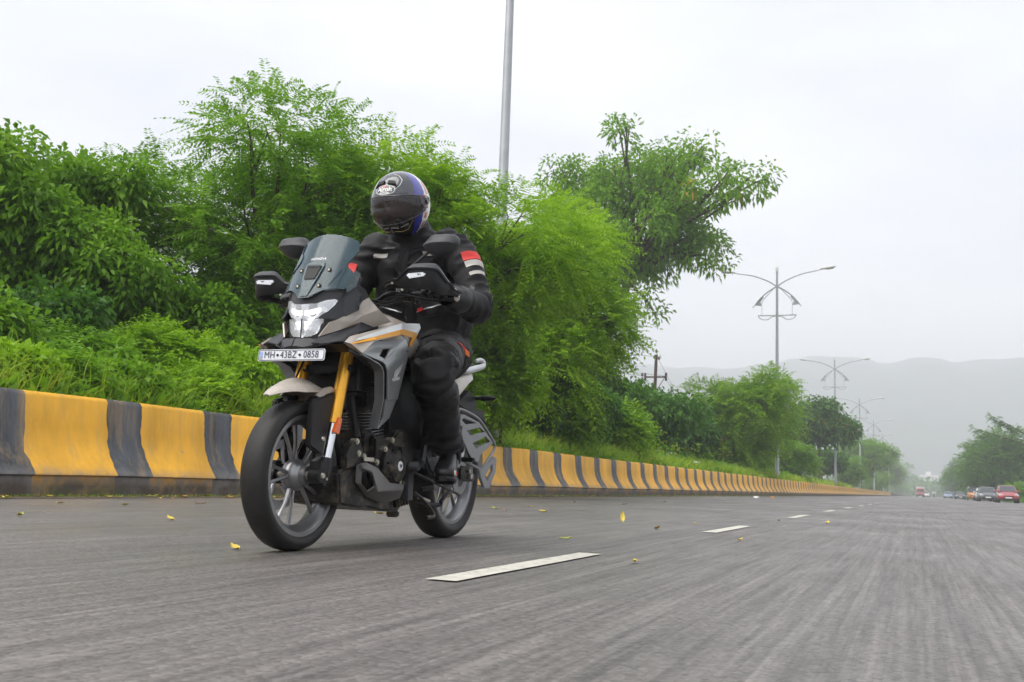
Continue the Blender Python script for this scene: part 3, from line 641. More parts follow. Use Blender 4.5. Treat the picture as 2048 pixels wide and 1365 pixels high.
V = [Vector((v.x * 1.25, 0, z + v.y)) for v in V]; part('screen_lettering', wrap((V, Fc), sb, (0, 1, 0), .0012, 1.0), m_white, screen, smooth=0)
# clear smoked side wings of the screen
for s in (1, -1):
    P = [Vector((.150, .062, 1.03)), Vector((.170, .10, 1.06)), Vector((.168, .13, 1.12)), Vector((.150, .115, 1.13)), Vector((.140, .07, 1.06))]
    part('screen_wing', prism([Vector((p.x * s, p.y, p.z)) for p in P], (-.004 * s, .002, 0)), m_screen2)

# ---- fairing side panels
F1 = [ZA(755, 998, .082), ZA(852, 874, .112), ZA(905, 858, .122), ZA(1080, 770, .150), ZA(1132, 692, .160), ZA(1182, 662, .162), ZB(600, 2, .178), ZB(785, 185, .176), ZB(520, 265, .168), ZB(325, 190, .160), ZB(0, 310, .128), ZA(1010, 905, .140), ZB(338, 92, .178)]
panel('side_fairing', F1, [(0, 1, 2, 10), (2, 3, 11, 10), (3, 4, 5, 6, 12, 11), (11, 12, 9, 10), (12, 6, 7, 8, 9)], m_beige, thick=.006, bevel=.003)
# charcoal upper cowl beside the screen
F2 = [ZA(935, 695, .118), ZA(985, 600, .128), ZA(1085, 538, .150), ZA(1160, 602, .160), ZA(1184, 664, .158), ZA(1132, 695, .155), ZA(1080, 774, .145), ZA(900, 862, .117), ZA(745, 838, .082), ZA(848, 790, .103)]
panel('upper_cowl', F2, [(0, 1, 2, 3, 4, 5, 6), (0, 6, 7, 9), (9, 7, 8)], m_dark, thick=.008, bevel=.003, du=-.003)
# charcoal trim below the sand panel
F3 = [ZA(690, 1052, .078), ZA(760, 1002, .086), ZB(0, 312, .128), ZB(322, 194, .158), ZB(522, 268, .168), ZB(150, 402, .186), ZB(66, 486, .186), ZB(0, 470, .170), ZA(820, 1056, .118), ZB(290, 228, .166)]
panel('fairing_trim', F3, [(0, 1, 2, 8), (2, 3, 9, 7, 8), (3, 4, 5, 6, 7, 9)], m_dark, thick=.006, bevel=.003, du=-.004)
# tank shroud: sand base, silver stripe, yellow stripe
F4 = [ZB(66, 486, .196), ZB(152, 400, .192), ZB(690, 266, .205), ZB(920, 202, .218), ZB(1192, 210, .206), ZB(1208, 278, .208), ZB(1152, 392, .214), ZB(1050, 572, .216), ZB(1012, 440, .226), ZB(930, 378, .232), ZB(520, 482, .240), ZB(345, 662, .236), ZB(320, 672, .226), ZB(102, 546, .186), ZB(160, 510, .214), ZB(900, 302, .236), ZB(940, 292, .236), ZB(1134, 348, .222)]
F4f = [(0, 1, 2, 3, 15, 14), (3, 4, 5, 17, 16, 15), (5, 6, 17), (6, 7, 8, 17), (8, 9, 16, 17), (9, 10, 15, 16), (10, 11, 14, 15), (11, 12, 13, 14), (13, 0, 14)]
pn = panel('tank_shroud', F4, F4f, m_beige, thick=.008, bevel=.002)
c0, c1, c2, c3, c4 = ZB(212, 470, .2155), ZB(520, 405, .2247), ZB(900, 301, .236), ZB(940, 292, .236), ZB(1134, 348, .222)
SP = [c0, c1, c2, c3, c4, ZB(1152, 390, .2145), ZB(242, 436, .208), ZB(690, 272, .206), ZB(920, 206, .2185), ZB(1188, 214, .2065), ZB(1204, 278, .2085)]
YP = [ZB(160, 502, .2142), c1, c2, c3, c4, ZB(1152, 394, .214), ZB(1052, 566, .216), ZB(1036, 525, .2195), ZB(1076, 430, .223), ZB(930, 376, .232), ZB(880, 386, .2325), ZB(520, 455, .2346), ZB(165, 519, .2148)]
for side, o in zip((1, -1), pn):
    for nm, PP, ff, mt in (('silver_stripe', SP, [(0, 1, 7, 6), (1, 2, 8, 7), (2, 3, 8), (3, 4, 9, 8), (4, 10, 9), (4, 5, 10)], m_silver), ('yellow_stripe', YP, [(0, 12, 11, 1), (1, 11, 10, 2), (2, 10, 9, 3), (3, 9, 8, 4), (4, 8, 5), (5, 8, 7, 6)], m_yellow)):
        Q = [Lc(*p) for p in PP]; part(nm, ([Vector((side * (q.x + .0065), q.y, q.z)) for q in Q], ff if side > 0 else [f[::-1] for f in ff]), mt, o, thick=.0012, smooth=15)
# grey wing with recessed vent
F5 = [ZB(345, 662, .240), ZB(522, 484, .236), ZB(1002, 428, .224), ZB(1052, 602, .226), ZB(852, 592, .250), ZB(822, 570, .246), ZB(510, 570, .246), ZB(1052, 642, .222), ZB(690, 830, .256), ZB(646, 790, .252),
      ZB(720, 925, .250), ZB(872, 1365, .205), ZB(722, 1365, .228), ZC(615, 4, .200), ZC(540, 200, .190), ZC(418, 318, .188), ZC(500, 0, .222), ZC(470, 200, .200),
      ZB(600, 700, .244), ZB(650, 600, .242), ZB(772, 592, .243), ZB(682, 742, .247)]
F5f = [(0, 1, 6), (1, 2, 5, 6), (2, 3, 4, 5), (3, 7, 4), (4, 7, 8), (8, 7, 11, 12, 10), (11, 13, 16, 12), (13, 14, 17, 16), (14, 15, 17), (9, 4, 8), (6, 5, 20, 19), (5, 4, 21, 20), (4, 9, 21), (9, 18, 21), (0, 6, 19, 18), (0, 18, 9)]
pn = panel('side_wing', F5, F5f, m_grey, thick=.006, bevel=.0025)
for side, o in zip((1, -1), pn):
    P = [Lc(*ZB(*p), .236) for p in ((585, 715), (640, 585), (790, 575), (690, 755))]
    part('wing_vent', prism([Vector((side * (p.x - .012), p.y, p.z)) for p in P], (-side * .006, 0, 0)), m_black, o)
    bb = bvh_of(o); mb = MB()
    fe = [((805, 965), (830, 930), (980, 815), (972, 832)), ((815, 985), (835, 955), (962, 865), (954, 882)), ((828, 1000), (845, 974), (940, 912), (932, 930)), ((832, 1015), (850, 992), (916, 954), (908, 972)), ((834, 1026), (852, 1006), (884, 994), (880, 1010)), ((805, 965), (822, 975), (836, 1030), (824, 1022))]
    for q in fe:
        P = [Lc(*ZB(*p), .236) for p in q]; mb.add(tess(([Vector((side * .3, p.y, p.z)) for p in P], [tuple(range(len(P)))]), 1))
    c_ = Lc(*ZB(862, 1052), .236); e_ = Lc(*ZB(938, 1040), .236); xd = (e_ - c_).normalized(); xd.x = 0
    V, Fc = text_geo('HONDA', .019, shear=.2, offset=.0005); yd = Vector((0, -xd.z, xd.y))
    V = [Vector((side * .3, c_.y + xd.y * v.x * 1.35 * side * side + yd.y * v.y, c_.z + xd.z * v.x * 1.35 + yd.z * v.y)) for v in V]
    if side < 0: V = [Vector((v.x, 2 * c_.y - v.y, v.z)) for v in V]
    mb.add((V, Fc)); V2 = []
    for p in mb.v:
        h = bb.ray_cast(p, Vector((-side, 0, 0))); V2.append(h[0] + Vector((side * .004, 0, 0)) if h[0] is not None else Vector((side * .2, p.y, p.z)))
    part('wing_emblem', (V2, mb.f), m_white, o, smooth=0)
    # dark inside edge of the wing and the ribbed duct ahead of it
    P = [Lc(*ZB(346, 668), .238), Lc(*ZB(600, 815), .246), Lc(*ZB(650, 880), .248), Lc(*ZB(672, 960), .244), Lc(*ZB(668, 1365), .222), Lc(*ZC(440, 200), .196), Lc(*ZC(418, 316), .186)]
    Q = [Vector((p.x - .05, p.y + .012, p.z)) for p in P]
    n = len(P); V = [Vector((side * p.x, p.y, p.z)) for p in P + Q]; part('wing_edge', (V, [(i, i + 1, i + 1 + n, i + n) for i in range(n - 1)]), m_grey, o, thick=.004)
    P = [Lc(*ZB(130, 580), .196), Lc(*ZB(320, 672), .224), Lc(*ZB(598, 818), .214), Lc(*ZB(656, 900), .206), Lc(*ZB(668, 1365), .190), Lc(*ZC(420, 310), .176), Lc(*ZC(405, 0), .165), Lc(*ZB(560, 1365), .160), Lc(*ZB(512, 945), .170), Lc(*ZB(455, 862), .176), Lc(*ZB(300, 730), .186)]
    dc = part('side_duct', ([Vector((side * p.x, p.y, p.z)) for p in P], [(0, 1, 2, 10), (2, 3, 9, 10), (3, 8, 9), (3, 4, 7, 8), (4, 5, 6, 7)]), m_dark, thick=.012, bevel=.004)
    for yy in (1060, 1345):
        a_, b_ = Lc(*ZB(565, yy), .178), Lc(*ZB(665, yy - 12), .196); part('duct_fin', tube([Vector((side * a_.x, a_.y - .004, a_.z)), Vector((side * b_.x, b_.y - .004, b_.z))], .006, 8, flat=.35), m_dark, dc)

# ---- tank, seat, core
def body_loft(sec, n=20, p=2.6):
    return loft([ellring((0, v, (z0 + z1) / 2), (hw, 0, 0), (0, 0, (z1 - z0) / 2), n, p) for v, hw, z0, z1 in sec])
part('fuel_tank', body_loft([(.36, .07, .84, .96), (.42, .12, .80, 1.005), (.52, .155, .78, 1.025), (.66, .155, .78, 1.02), (.80, .12, .79, .96), (.90, .085, .80, .89)]), m_beige, smooth=60)
part('tank_top_cover', body_loft([(.40, .035, .98, 1.02), (.46, .05, .98, 1.034), (.62, .055, .98, 1.04), (.76, .035, .96, 1.0)]), m_dark, smooth=60)
part('rider_seat', body_loft([(.86, .07, .79, .86), (.94, .11, .785, .845), (1.08, .135, .79, .84), (1.20, .135, .80, .86), (1.26, .12, .83, .90), (1.40, .115, .85, .92), (1.52, .085, .87, .925)]), m_seat, smooth=60)
core = MB(); core.add(box((0, .44, .78), (.22, .24, .20))); core.add(box((0, .76, .60), (.20, .44, .38))); core.add(box((0, .55, .84), (.24, .34, .10))); core.add(box((0, .29, .90), (.24, .22, .16)))
part('airbox', core, m_black, bevel=.02)
mb = MB()          # tubular frame
for s in (1, -1):
    mb.add(tube([(s * .03, .30, .93), (s * .10, .42, .88), (s * .135, .68, .80), (s * .13, .86, .66), (s * .12, .88, .42)], .021, 10, sub=4))
    mb.add(tube([(s * .03, .30, .84), (s * .07, .28, .62), (s * .09, .30, .46)], .019, 10, sub=4))
    mb.add(tube([(s * .11, .84, .78), (s * .075, 1.10, .76), (s * .06, 1.45, .84)], .014, 8, sub=4)); mb.add(tube([(s * .125, .88, .55), (s * .075, 1.10, .68), (s * .06, 1.34, .80)], .012, 8, sub=4))
part('frame', mb, m_black)

# ---- handlebar, guards, mirrors, levers
bar_pts = [(.0, .375, 1.045), (.10, .37, 1.045), (.18, .355, 1.075), (.27, .385, 1.078), (.415, .455, 1.068)]
mb = MB(); full = [Vector((-p[0], p[1], p[2])) for p in bar_pts[::-1]] + [Vector(p) for p in bar_pts[1:]]
mb.add(tube(full, .0115, 12, sub=5)); mb.add(box((0, .37, 1.02), (.12, .06, .06))); part('handlebar', mb, m_black)
part('instrument_panel', MB().add(box((0, .26, 1.10), (.17, .03, .10), Euler((-.6, 0, 0)).to_matrix())), m_black, bevel=.008)
gc = catmull([(.165, .345, 0), (.205, .30, 0), (.26, .265, 0), (.33, .25, 0), (.385, .243, 0), (.425, .262, 0), (.444, .305, 0), (.452, .38, 0), (.452, .48, 0)], 12)
def on_guard(x, y):
    px, py = ZE(x, y); best = None
    for k in range(len(gc) - 1):
        a, b_ = gc[k], gc[k + 1]; fa = Lc(px, py, a.x).y - a.y; fb = Lc(px, py, b_.x).y - b_.y
        if fa * fb <= 0: t_ = fa / (fa - fb + 1e-9); u = a.x + (b_.x - a.x) * t_; return (k + t_, Lc(px, py, u).z)
    k = min(range(len(gc)), key=lambda k: abs(Lc(px, py, gc[k].x).y - gc[k].y)); return (k, Lc(px, py, gc[k].x).z)
topl = sorted(on_guard(*p) for p in ((150, 560), (250, 515), (330, 495), (420, 360), (482, 300), (700, 285), (930, 298), (985, 375), (1050, 485), (1112, 578), (1142, 690)))
crl = sorted(on_guard(*p) for p in ((150, 600), (300, 570), (420, 425), (460, 398), (700, 385), (905, 410), (950, 470), (1050, 610), (1120, 640), (1142, 720)))
botl = sorted(on_guard(*p) for p in ((140, 690), (300, 700), (500, 705), (700, 715), (850, 745), (950, 785), (1050, 810), (1130, 790)))
def itp(l, s): return float(np.interp(s, [a for a, _ in l], [b_ for _, b_ in l]))
for sgn in (1, -1):
    cap, low = [], []
    ns = 34
    for i in range(ns + 1):
        s = (len(gc) - 1) * i / ns; k = min(int(s), len(gc) - 2); f_ = s - k; c_ = gc[k].lerp(gc[k + 1], f_)
        tg = (gc[k + 1] - gc[k]).normalized(); nrm = Vector((tg.y, -tg.x, 0));
        if nrm.y > 0 and i < ns * .7: nrm = -nrm
        zt, zc, zb = itp(topl, s), itp(crl, s), itp(botl, s); zc = min(zc, zt - .004); zb = min(zb, zc - .004)
        Q = lambda off, z: Vector((sgn * (c_.x + nrm.x * off) * (1 if sgn > 0 else 1.045), c_.y + nrm.y * off, z))
        cap.append([Q(-.030, zt - .004), Q(-.012, zt), Q(.006, zt - .012), Q(.014, zc + .004), Q(.010, zc - .002), Q(-.004, zc - .002)])
        low.append([Q(.004, zc + .002), Q(.003, zc * .5 + zb * .5), Q(-.004, zb + .006), Q(-.008, zb), Q(-.012, zb + .006), Q(-.008, zc + .002)])
    if sgn < 0: cap = [r[::-1] for r in cap]; low = [r[::-1] for r in low]
    g = part('hand_guard', loft(low), m_black, smooth=30)
    part('guard_cap', loft(cap), m_dark, g, smooth=25)
    le = [ZE(445, 500), ZE(470, 468), ZE(700, 448), ZE(752, 475), ZE(720, 512), ZE(490, 548)]
    V = []
    for p in le:
        s, z = on_guard((p[0] - 760) * 8.029, (p[1] - 490) * 8.029); k = min(int(s), len(gc) - 2); c_ = gc[k].lerp(gc[k + 1], s - k)
        V.append(Vector((sgn * c_.x * (1 if sgn > 0 else 1.045), c_.y - .014, z)))
    o = part('indicator_lens', prism(V, (0, .022, 0)), m_lens, g, bevel=.003)
    part('indicator_reflector', prism([Vector((v.x, v.y + .0035, v.z)) for v in V], (0, .004, 0)), m_reflector, g)
    for (x, y) in ((212, 620), (368, 728)):
        s, z = on_guard(x, y); k = min(int(s), len(gc) - 2); c_ = gc[k].lerp(gc[k + 1], s - k); p = Vector((sgn * c_.x, c_.y - .004, z))
        part('screw', lathe([(-.007, .0005), (-.007, .004), (0, .006)], p, axis=(0, 1, 0), n=10), m_bolt, g)
    gp = Vector((sgn * .29, .393, 1.077)); ge = Vector((sgn * .425, .46, 1.067))
    part('grip', tube([gp, ge, ge + (ge - gp).normalized() * .012], [.0165, .0165, .014], 14), m_black)
    part('switch_box', MB().add(box((sgn * .25, .38, 1.075), (.05, .05, .055))), m_black, bevel=.008)
    part('lever', tube([(sgn * .22, .345, 1.065), (sgn * .27, .325, 1.062), (sgn * .34, .345, 1.05), (sgn * .40, .385, 1.045)], [.007, .006, .005, .006], 8, sub=4), m_black)
    # mirror
    ol = [ZR(672, 706), ZR(700, 660), ZR(748, 608), ZR(820, 600), ZR(905, 598), ZR(940, 615), ZR(955, 650), ZR(942, 698), ZR(882, 758), ZR(805, 781), ZR(740, 765), ZR(690, 736)]
    P = [ony(*p, BY + .445) for p in ol]; P = [Vector((p.x - BX, 0, p.z)) for p in P]; n_ = len(P)
    P = catmull(P + [P[0]], 3)[:-1]
    cen = sum(P, Vector()) / len(P); cen.z -= .004
    def ringm(k, y, dz=0): return [Vector((sgn * (cen.x + (p.x - cen.x) * k), y, cen.z + (p.z - cen.z) * k + dz)) for p in P]
    mdz = 0.0 if sgn > 0 else .028; cen.z += mdz; P = [Vector((p.x, p.y, p.z + mdz)) for p in P]
    rg = [ringm(.90, .462), ringm(1, .460), ringm(1.0, .448), ringm(.93, .428), ringm(.70, .412, .002), ringm(.35, .404, .004), ringm(.05, .402, .004)]
    for r in rg[3:]:
        for p in r: p.y -= .010 * max(0, 1 - abs(p.z - cen.z - .002) / .02)       # horizontal crease of the shell
    mo = part('mirror', loft(rg), m_dark, smooth=40)
    part('mirror_glass', (ringm(.9, .4635), [tuple(range(len(P)))]), m_mirror, mo, smooth=0)
    st = Lc(*ZR(690, 738), .31); p0 = Vector((.215, .375, 1.10))
    part('mirror_stem', tube([(sgn * p0.x, p0.y, p0.z - .01), (sgn * .222, .372, 1.145), (sgn * .25, .385, 1.185), (sgn * (cen.x - .06), .43, cen.z - .035), (sgn * (cen.x - .035), .432, cen.z - .02)], [.010, .0075, .0065, .0065, .0065], 10, sub=5), m_black, mo)
    part('mirror_mount', lathe([(-.022, .001), (-.022, .012), (.016, .012), (.02, .008), (.02, .001)], (sgn * .215, .375, 1.105), axis=(0, 0, 1), n=12), m_steel, mo)
for pth in ([(.25, .35, 1.06), (.20, .30, 1.03), (.15, .26, 1.03), (.12, .30, .98)], [(.26, .35, 1.05), (.20, .29, 1.015), (.14, .25, 1.02), (.10, .30, .96)], [(-.25, .35, 1.06), (-.20, .28, 1.04), (-.12, .24, 1.03), (-.05, .30, .96)]):
    part('control_cable', tube(pth, .0036, 8, sub=6), m_black)

# ---- engine
eng = MB()
eng.add(box((0, .56, .36), (.26, .34, .22))); eng.add(box((0, .52, .25), (.20, .36, .10))); eng.add(box((0, .40, .42), (.20, .12, .14))); eng.add(tube([(-.14, .62, .40), (.14, .62, .40)], .11, 24)); eng.add(box((0, .66, .50), (.18, .18, .10)))
ec = part('crankcase', eng, m_engine, bevel=.012)
ecc = Lc(*ZC(632, 725), .165)
part('generator_cover', lathe([(-.05, .092), (-.02, .092), (-.012, .086), (-.006, .074), (.004, .068), (.012, .050), (.014, .036), (.014, .034), (.010, .034), (.010, .001)], ecc, n=40), m_engine, ec)
mb = MB()
for k in range(7):
    mb = MB(); a = 2 * math.pi * k / 7 + .3; p = ecc + Vector((.0, math.cos(a) * .079, math.sin(a) * .079)); mb.add(tube([p - Vector((.01, 0, 0)), p + Vector((.004, 0, 0))], .006, 6))
    q = ecc + Vector((.002, math.cos(a) * .058, math.sin(a) * .058)); mb.add(box(q, (.012, .007, .022), Euler((a - math.pi / 2, 0, 0)).to_matrix())); part('cover_bolt', mb, m_engine, ec)
part('cover_emblem', lathe([(.0, .022), (.003, .020), (.003, .0005)], ecc + Vector((.012, 0, 0)), n=24), m_white, ec)
V, Fc = text_geo('W', .022, offset=.001); part('cover_print', ([ecc + Vector((.0165, v.x, v.y)) for v in V], Fc), m_navy, ec, smooth=0)
spk = Lc(*ZC(735, 700), .16)
part('sprocket_cover', prism([Lc(*ZC(*p), .168) for p in ((660, 545), (700, 510), (745, 530), (785, 660), (800, 770), (780, 830), (700, 840), (680, 700))], (-.05, 0, 0)), m_black, ec, bevel=.008, segs=3)
cb, ct = Lc(*ZC(325, 535), .045), Lc(*ZC(318, 175), .045); cb.x = ct.x = 0; cax = (ct - cb).normalized()
part('cylinder', tube([cb - cax * .06, ct + cax * .10], [.062, .062], 20), m_engine, ec)
for k in range(13):                                             # cooling fins
    c0 = cb + cax * ((ct - cb).length * k / 11.0)
    side_ = cax.cross(Vector((1, 0, 0))).normalized()
    rg = ellring(c0, (.096 - (.0 if k < 7 else .008), 0, 0), side_ * .080, 28, 3.2); part('cooling_fin', prism(rg, cax * .0035), m_rim, ec, smooth=50)
part('cylinder_head', MB().add(box(ct + cax * .09, (.17, .15, .12), cax.to_track_quat('Z', 'X').to_matrix())), m_engine, ec, bevel=.015)
mb = MB()
for (x, y) in ((195, 455), (212, 585), (270, 620), (410, 682), (502, 538), (580, 442), (655, 900), (712, 905)):
    mb = MB(); p = Lc(*ZC(x, y), .135 if x < 300 else .150); mb.add(tube([p - Vector((.03, 0, 0)), p + Vector((.004, 0, 0))], .009, 6)); mb.add(tube([p - Vector((.03, 0, 0)), p + Vector((-.001, 0, 0))], .013, 10)); part('engine_bolt', mb, m_bolt, ec)
a_, b_ = Lc(*ZC(262, 648), .142), Lc(*ZC(372, 655), .142); mid = (a_ + b_) / 2
part('engine_label', MB().add(box(mid, (.002, (b_ - a_).length, .016), Euler((math.atan2(b_.z - a_.z, b_.y - a_.y), 0, 0)).to_matrix())), m_bolt, ec)
for s in (1, -1):
    part('front_hanger', prism([Vector((s * q.x, q.y, q.z)) for q in [Lc(*ZC(*p), .130) for p in ((120, 460), (150, 440), (235, 450), (262, 600), (300, 640), (225, 720), (150, 740), (70, 760), (60, 600))]], (-s * .03, 0, 0)), m_engine, ec, bevel=.006)
part('exhaust_header', tube([(-.05, .30, .56), (-.06, .22, .48), (-.07, .22, .32), (-.06, .34, .20), (-.10, .7, .19), (-.15, .95, .26)], .021, 12, sub=6), m_alloy)
part('silencer', tube([(-.155, .90, .26), (-.17, 1.0, .30), (-.19, 1.50, .48), (-.192, 1.53, .49)], [.03, .055, .06, .045], 20), m_black)

# ---- belly pan with hexagonal opening
hexo = [ZC(180, 720), ZC(228, 690), ZC(290, 680), ZC(412, 742), ZC(552, 908), ZC(702, 922), ZC(694, 985), ZC(655, 1080), ZC(500, 1132), ZC(420, 1120), ZC(282, 1062), ZC(165, 905)]
hexi = [ZC(240, 800), ZC(280, 775), ZC(352, 832), ZC(372, 950), ZC(300, 1006), ZC(232, 920)]
uo = [.135, .14, .15, .165, .175, .165, .172, .150, .135, .130, .125, .125]; ui = [.148, .155, .165, .170, .150, .142]
for s in (1, -1):
    P = [Lc(*p, u) for p, u in zip(hexo, uo)] + [Lc(*p, u) for p, u in zip(hexi, ui)] + [Lc(*ZC(415, 1000), .180), Lc(*ZC(352, 790), .176), Lc(*ZC(245, 745), .165)]
    fs = [(0, 1, 20, 12), (1, 2, 20), (2, 3, 19, 20), (20, 19, 13, 12), (19, 14, 13), (3, 4, 18, 19), (19, 18, 15, 14), (4, 5, 6, 18), (6, 7, 8, 18), (8, 9, 18), (9, 10, 16, 15, 18), (10, 11, 17, 16), (11, 0, 12, 17)]
    P = [Vector((s * p.x, p.y, p.z)) for p in P]
    bo = part('belly_pan', (P, fs if s > 0 else [f[::-1] for f in fs]), m_belly, thick=.008, bevel=.003)
    P = [Lc(*ZC(*p), .10) for p in ((200, 740), (400, 760), (420, 1010), (300, 1040), (180, 900))]; part('pan_recess', prism([Vector((s * p.x, p.y, p.z)) for p in P], (-s * .01, 0, 0)), m_black, bo)
P = [Lc(*ZC(*p), .118) for p in ((-20, 790), (60, 745), (180, 718), (250, 760), (420, 1010), (640, 1075), (690, 1000), (720, 1100), (640, 1225), (460, 1220), (300, 1180), (225, 1190), (0, 1150))]
P2 = [Vector((-p.x, p.y, p.z)) for p in P]; n = len(P)
part('lower_cowl', (P + P2, [tuple(range(n)), tuple(range(n, 2 * n))[::-1]] + [(i, i + n, (i + 1) % n + n, (i + 1) % n) for i in range(n)]), m_engine, bevel=.01, segs=3)
for k in range(5): part('sump_fin', MB().add(box(Lc(*ZC(600 + 30 * k, 1120 - 8 * k), .125), (.02, .012, .05), Euler((.4, 0, 0)).to_matrix())), m_engine, bevel=.003)
part('drain_plug', MB().add(box(Lc(*ZC(575, 1245), .05), (.05, .04, .03))), m_engine, bevel=.006)

# ---- footrests, stand, gear lever, swingarm, chain
pg = Lc(*ZC(850, 730), .205)
mb = MB(); mb.add(lathe([(-.06, .022), (.0, .022), (.006, .018), (.006, .014), (.002, .012), (.002, .001)], pg, n=20)); mb.add(box(pg + Vector((-.05, .01, -.07)), (.03, .05, .16))); part('footrest_hanger', mb, m_dark, bevel=.003)
part('footrest_hanger', ([mir(v) for v in mb.v], [f[::-1] for f in mb.f]), m_dark, bevel=.003)
for s in (1, -1):
    part('footrest', MB().add(box((s * .235, .885, .285), (.10, .035, .022))), m_black, bevel=.006)
    part('footrest_bracket', MB().add(tube([(s * .12, .86, .42), (s * .15, .88, .33), (s * .20, .885, .285)], .014, 8)), m_black)
part('side_stand', tube([Lc(832, 1008, .12), Lc(850, 1010, .14), Lc(878, 1010, .15), Lc(884, 1000, .16), Lc(900, 982, .16)], [.010, .012, .011, .010, .008], 10, sub=4), m_black)
mb = MB(); a_, b_ = Lc(838, 995, .14), Lc(858, 1003, .145)
for k in range(14): c_ = a_.lerp(b_, k / 13); mb.add(lathe([(-.0015, .006), (0, .0085), (.0015, .006)], c_, axis=(b_ - a_), n=10))
part('stand_spring', mb, m_bolt)
part('gear_lever', tube([Lc(828, 985, .15), Lc(845, 1000, .16), Lc(862, 1020, .165), Lc(866, 1033, .168), Lc(852, 1036, .17)], [.008, .008, .009, .011, .010], 10, sub=4), m_engine)
part('gear_linkage', tube([Lc(842, 980, .15), Lc(864, 976, .16)], [.011, .011], 10), m_black)
for s in (1, -1):
    part('swingarm', loft([ellring((s * .10, .86, .385), (.018, 0, 0), (0, 0, .035), 12, 4), ellring((s * .112, 1.15, .345), (.017, 0, 0), (0, 0, .03), 12, 4), ellring((s * .112, 1.40, .315), (.016, 0, 0), (0, 0, .028), 12, 4), ellring((s * .112, 1.46, .31), (.014, 0, 0), (0, 0, .02), 12, 4)]), m_dark, smooth=40)
    pt = Lc(*ZD(410, 1120), .135)
    mb = MB(); mb.add(box((s * .135, pt.y - .01, pt.z), (.008, .10, .07))); o = part('axle_plate', mb, m_engine, bevel=.003)
    mb = MB(); mb.add(tube([(s * .132, 1.36, .315), (s * .155, 1.36, .315)], .014, 6)); mb.add(tube([(s * .138, pt.y + .03, pt.z + .01), (s * .15, pt.y + .03, pt.z + .01)], .010, 6)); part('axle_nut', mb, m_bolt, o)
part('rear_axle', tube([(-.15, 1.355, .312), (.15, 1.355, .312)], .011, 12), m_steel)
part('rear_sprocket', lathe([(-.003, .05), (-.003, .092), (.003, .092), (.003, .05)], (.088, 1.355, .312), n=40, closed=True), m_rim)
mb = MB()
for zz, za in ((.385, .404), (.335, .222)):
    mb.add(tube([(.088, .78, zz), (.088, 1.355, za)], .008, 6))
part('drive_chain', mb, m_engine)
part('shock_absorber', lathe([(-.13, .03), (-.13, .045), (-.10, .045), (-.09, .04)] + [z for k in range(9) for z in ((-.08 + k * .02, .042), (-.07 + k * .02, .032))] + [(.12, .04)], (0, .95, .56), axis=(0, .25, 1), n=20), m_black)
part('rear_hugger', loft([[Vector((u, 1.355 + math.sin(a) * .345, .312 + math.cos(a) * .345 - abs(u) * .2)) for u in (-.08, -.05, 0, .05, .08)] for a in [math.radians(x) for x in range(-80, 10, 10)]], caps=False, closed=False), m_black, thick=.004)

# ---- tail
F6 = [ZD(310, 482, .108), ZD(318, 262, .122), ZD(330, 248, .112), ZD(390, 214, .100), ZD(475, 219, .086), ZD(487, 270, .092), ZD(400, 250, .116), ZD(440, 320, .106)]
panel('tail_panel', F6, [(0, 1, 6, 7), (1, 2, 3, 6), (3, 4, 5, 6), (6, 5, 7)], m_beige, thick=.006, bevel=.003)
for s in (1, -1):
    gr = [(315, 255, .125), (345, 225, .128), (395, 190, .125), (430, 195, .12), (500, 175, .11), (560, 158, .10), (580, 140, .095), (570, 108, .09), (545, 96, .085), (508, 104, .08)]
    P = [Lc(*ZD(x, y), u) for x, y, u in gr]; P = [Vector((s * p.x, p.y, p.z)) for p in P]
    part('grab_rail', tube(P, [.012, .015, .016, .019, .018, .017, .016, .015, .013, .010], 12, sub=4, flat=.8, updir=(0, 0, 1)), m_grab)
part('tail_lamp', MB().add(box((0, 1.53, .865), (.10, .05, .04))), m_red, bevel=.012)
rm = [Lc(*ZD(*p), .06) for p in ((315, 500), (350, 440), (420, 368), (462, 400), (470, 440), (492, 440), (495, 545), (550, 548), (565, 560), (580, 690), (545, 640), (470, 590), (380, 540))]
part('rear_fender', prism([Vector((.075, p.y, p.z)) for p in rm], (-.15, 0, 0)), m_black, bevel=.006)
for s in (1, -1):
    a_, b_ = Lc(*ZD(495, 462), .085), Lc(*ZD(650, 458), .19)
    a_.y = b_.y = 1.56; a_.z = b_.z = .735
    o = part('rear_indicator', tube([(s * .03, a_.y, a_.z), (s * .10, a_.y, a_.z), (s * .105, a_.y, a_.z), (s * .17, b_.y, b_.z), (s * .188, b_.y, b_.z)], [.010, .010, .016, .014, .005], 12), m_black)
    part('indicator_lens', MB().add(box((s * .14, 1.575, .735), (.055, .016, .018))), m_orange, o, bevel=.004)
# left side slatted guard
gu = lambda p: Lc(*ZD(*p), .245)
outer = [gu(p) for p in ((362, 610), (378, 588), (405, 590), (540, 662), (668, 850), (548, 962), (532, 1024), (482, 1010), (440, 930), (360, 735), (372, 690))]
holes = [[gu(p) for p in h] for h in (((382, 640), (400, 622), (522, 668), (420, 682)), ((428, 735), (548, 708), (588, 748), (460, 782)), ((480, 850), (600, 790), (640, 838), (512, 902)))]
sg = part('side_guard', ring_prism(outer, holes, (-.014, 0, 0)), m_guard, bevel=.003)
tp = [Lc(*ZD(x, y), u) for x, y, u in ((345, 590, .20), (350, 560, .20), (375, 543, .205), (510, 612, .225), (580, 690, .235), (672, 845, .245), (672, 915, .245), (620, 1000, .245), (558, 1086, .24), (500, 1065, .23), (390, 1008, .19), (370, 990, .15))]
part('guard_rail', tube(tp, .0075, 10, sub=4), m_guard, sg)
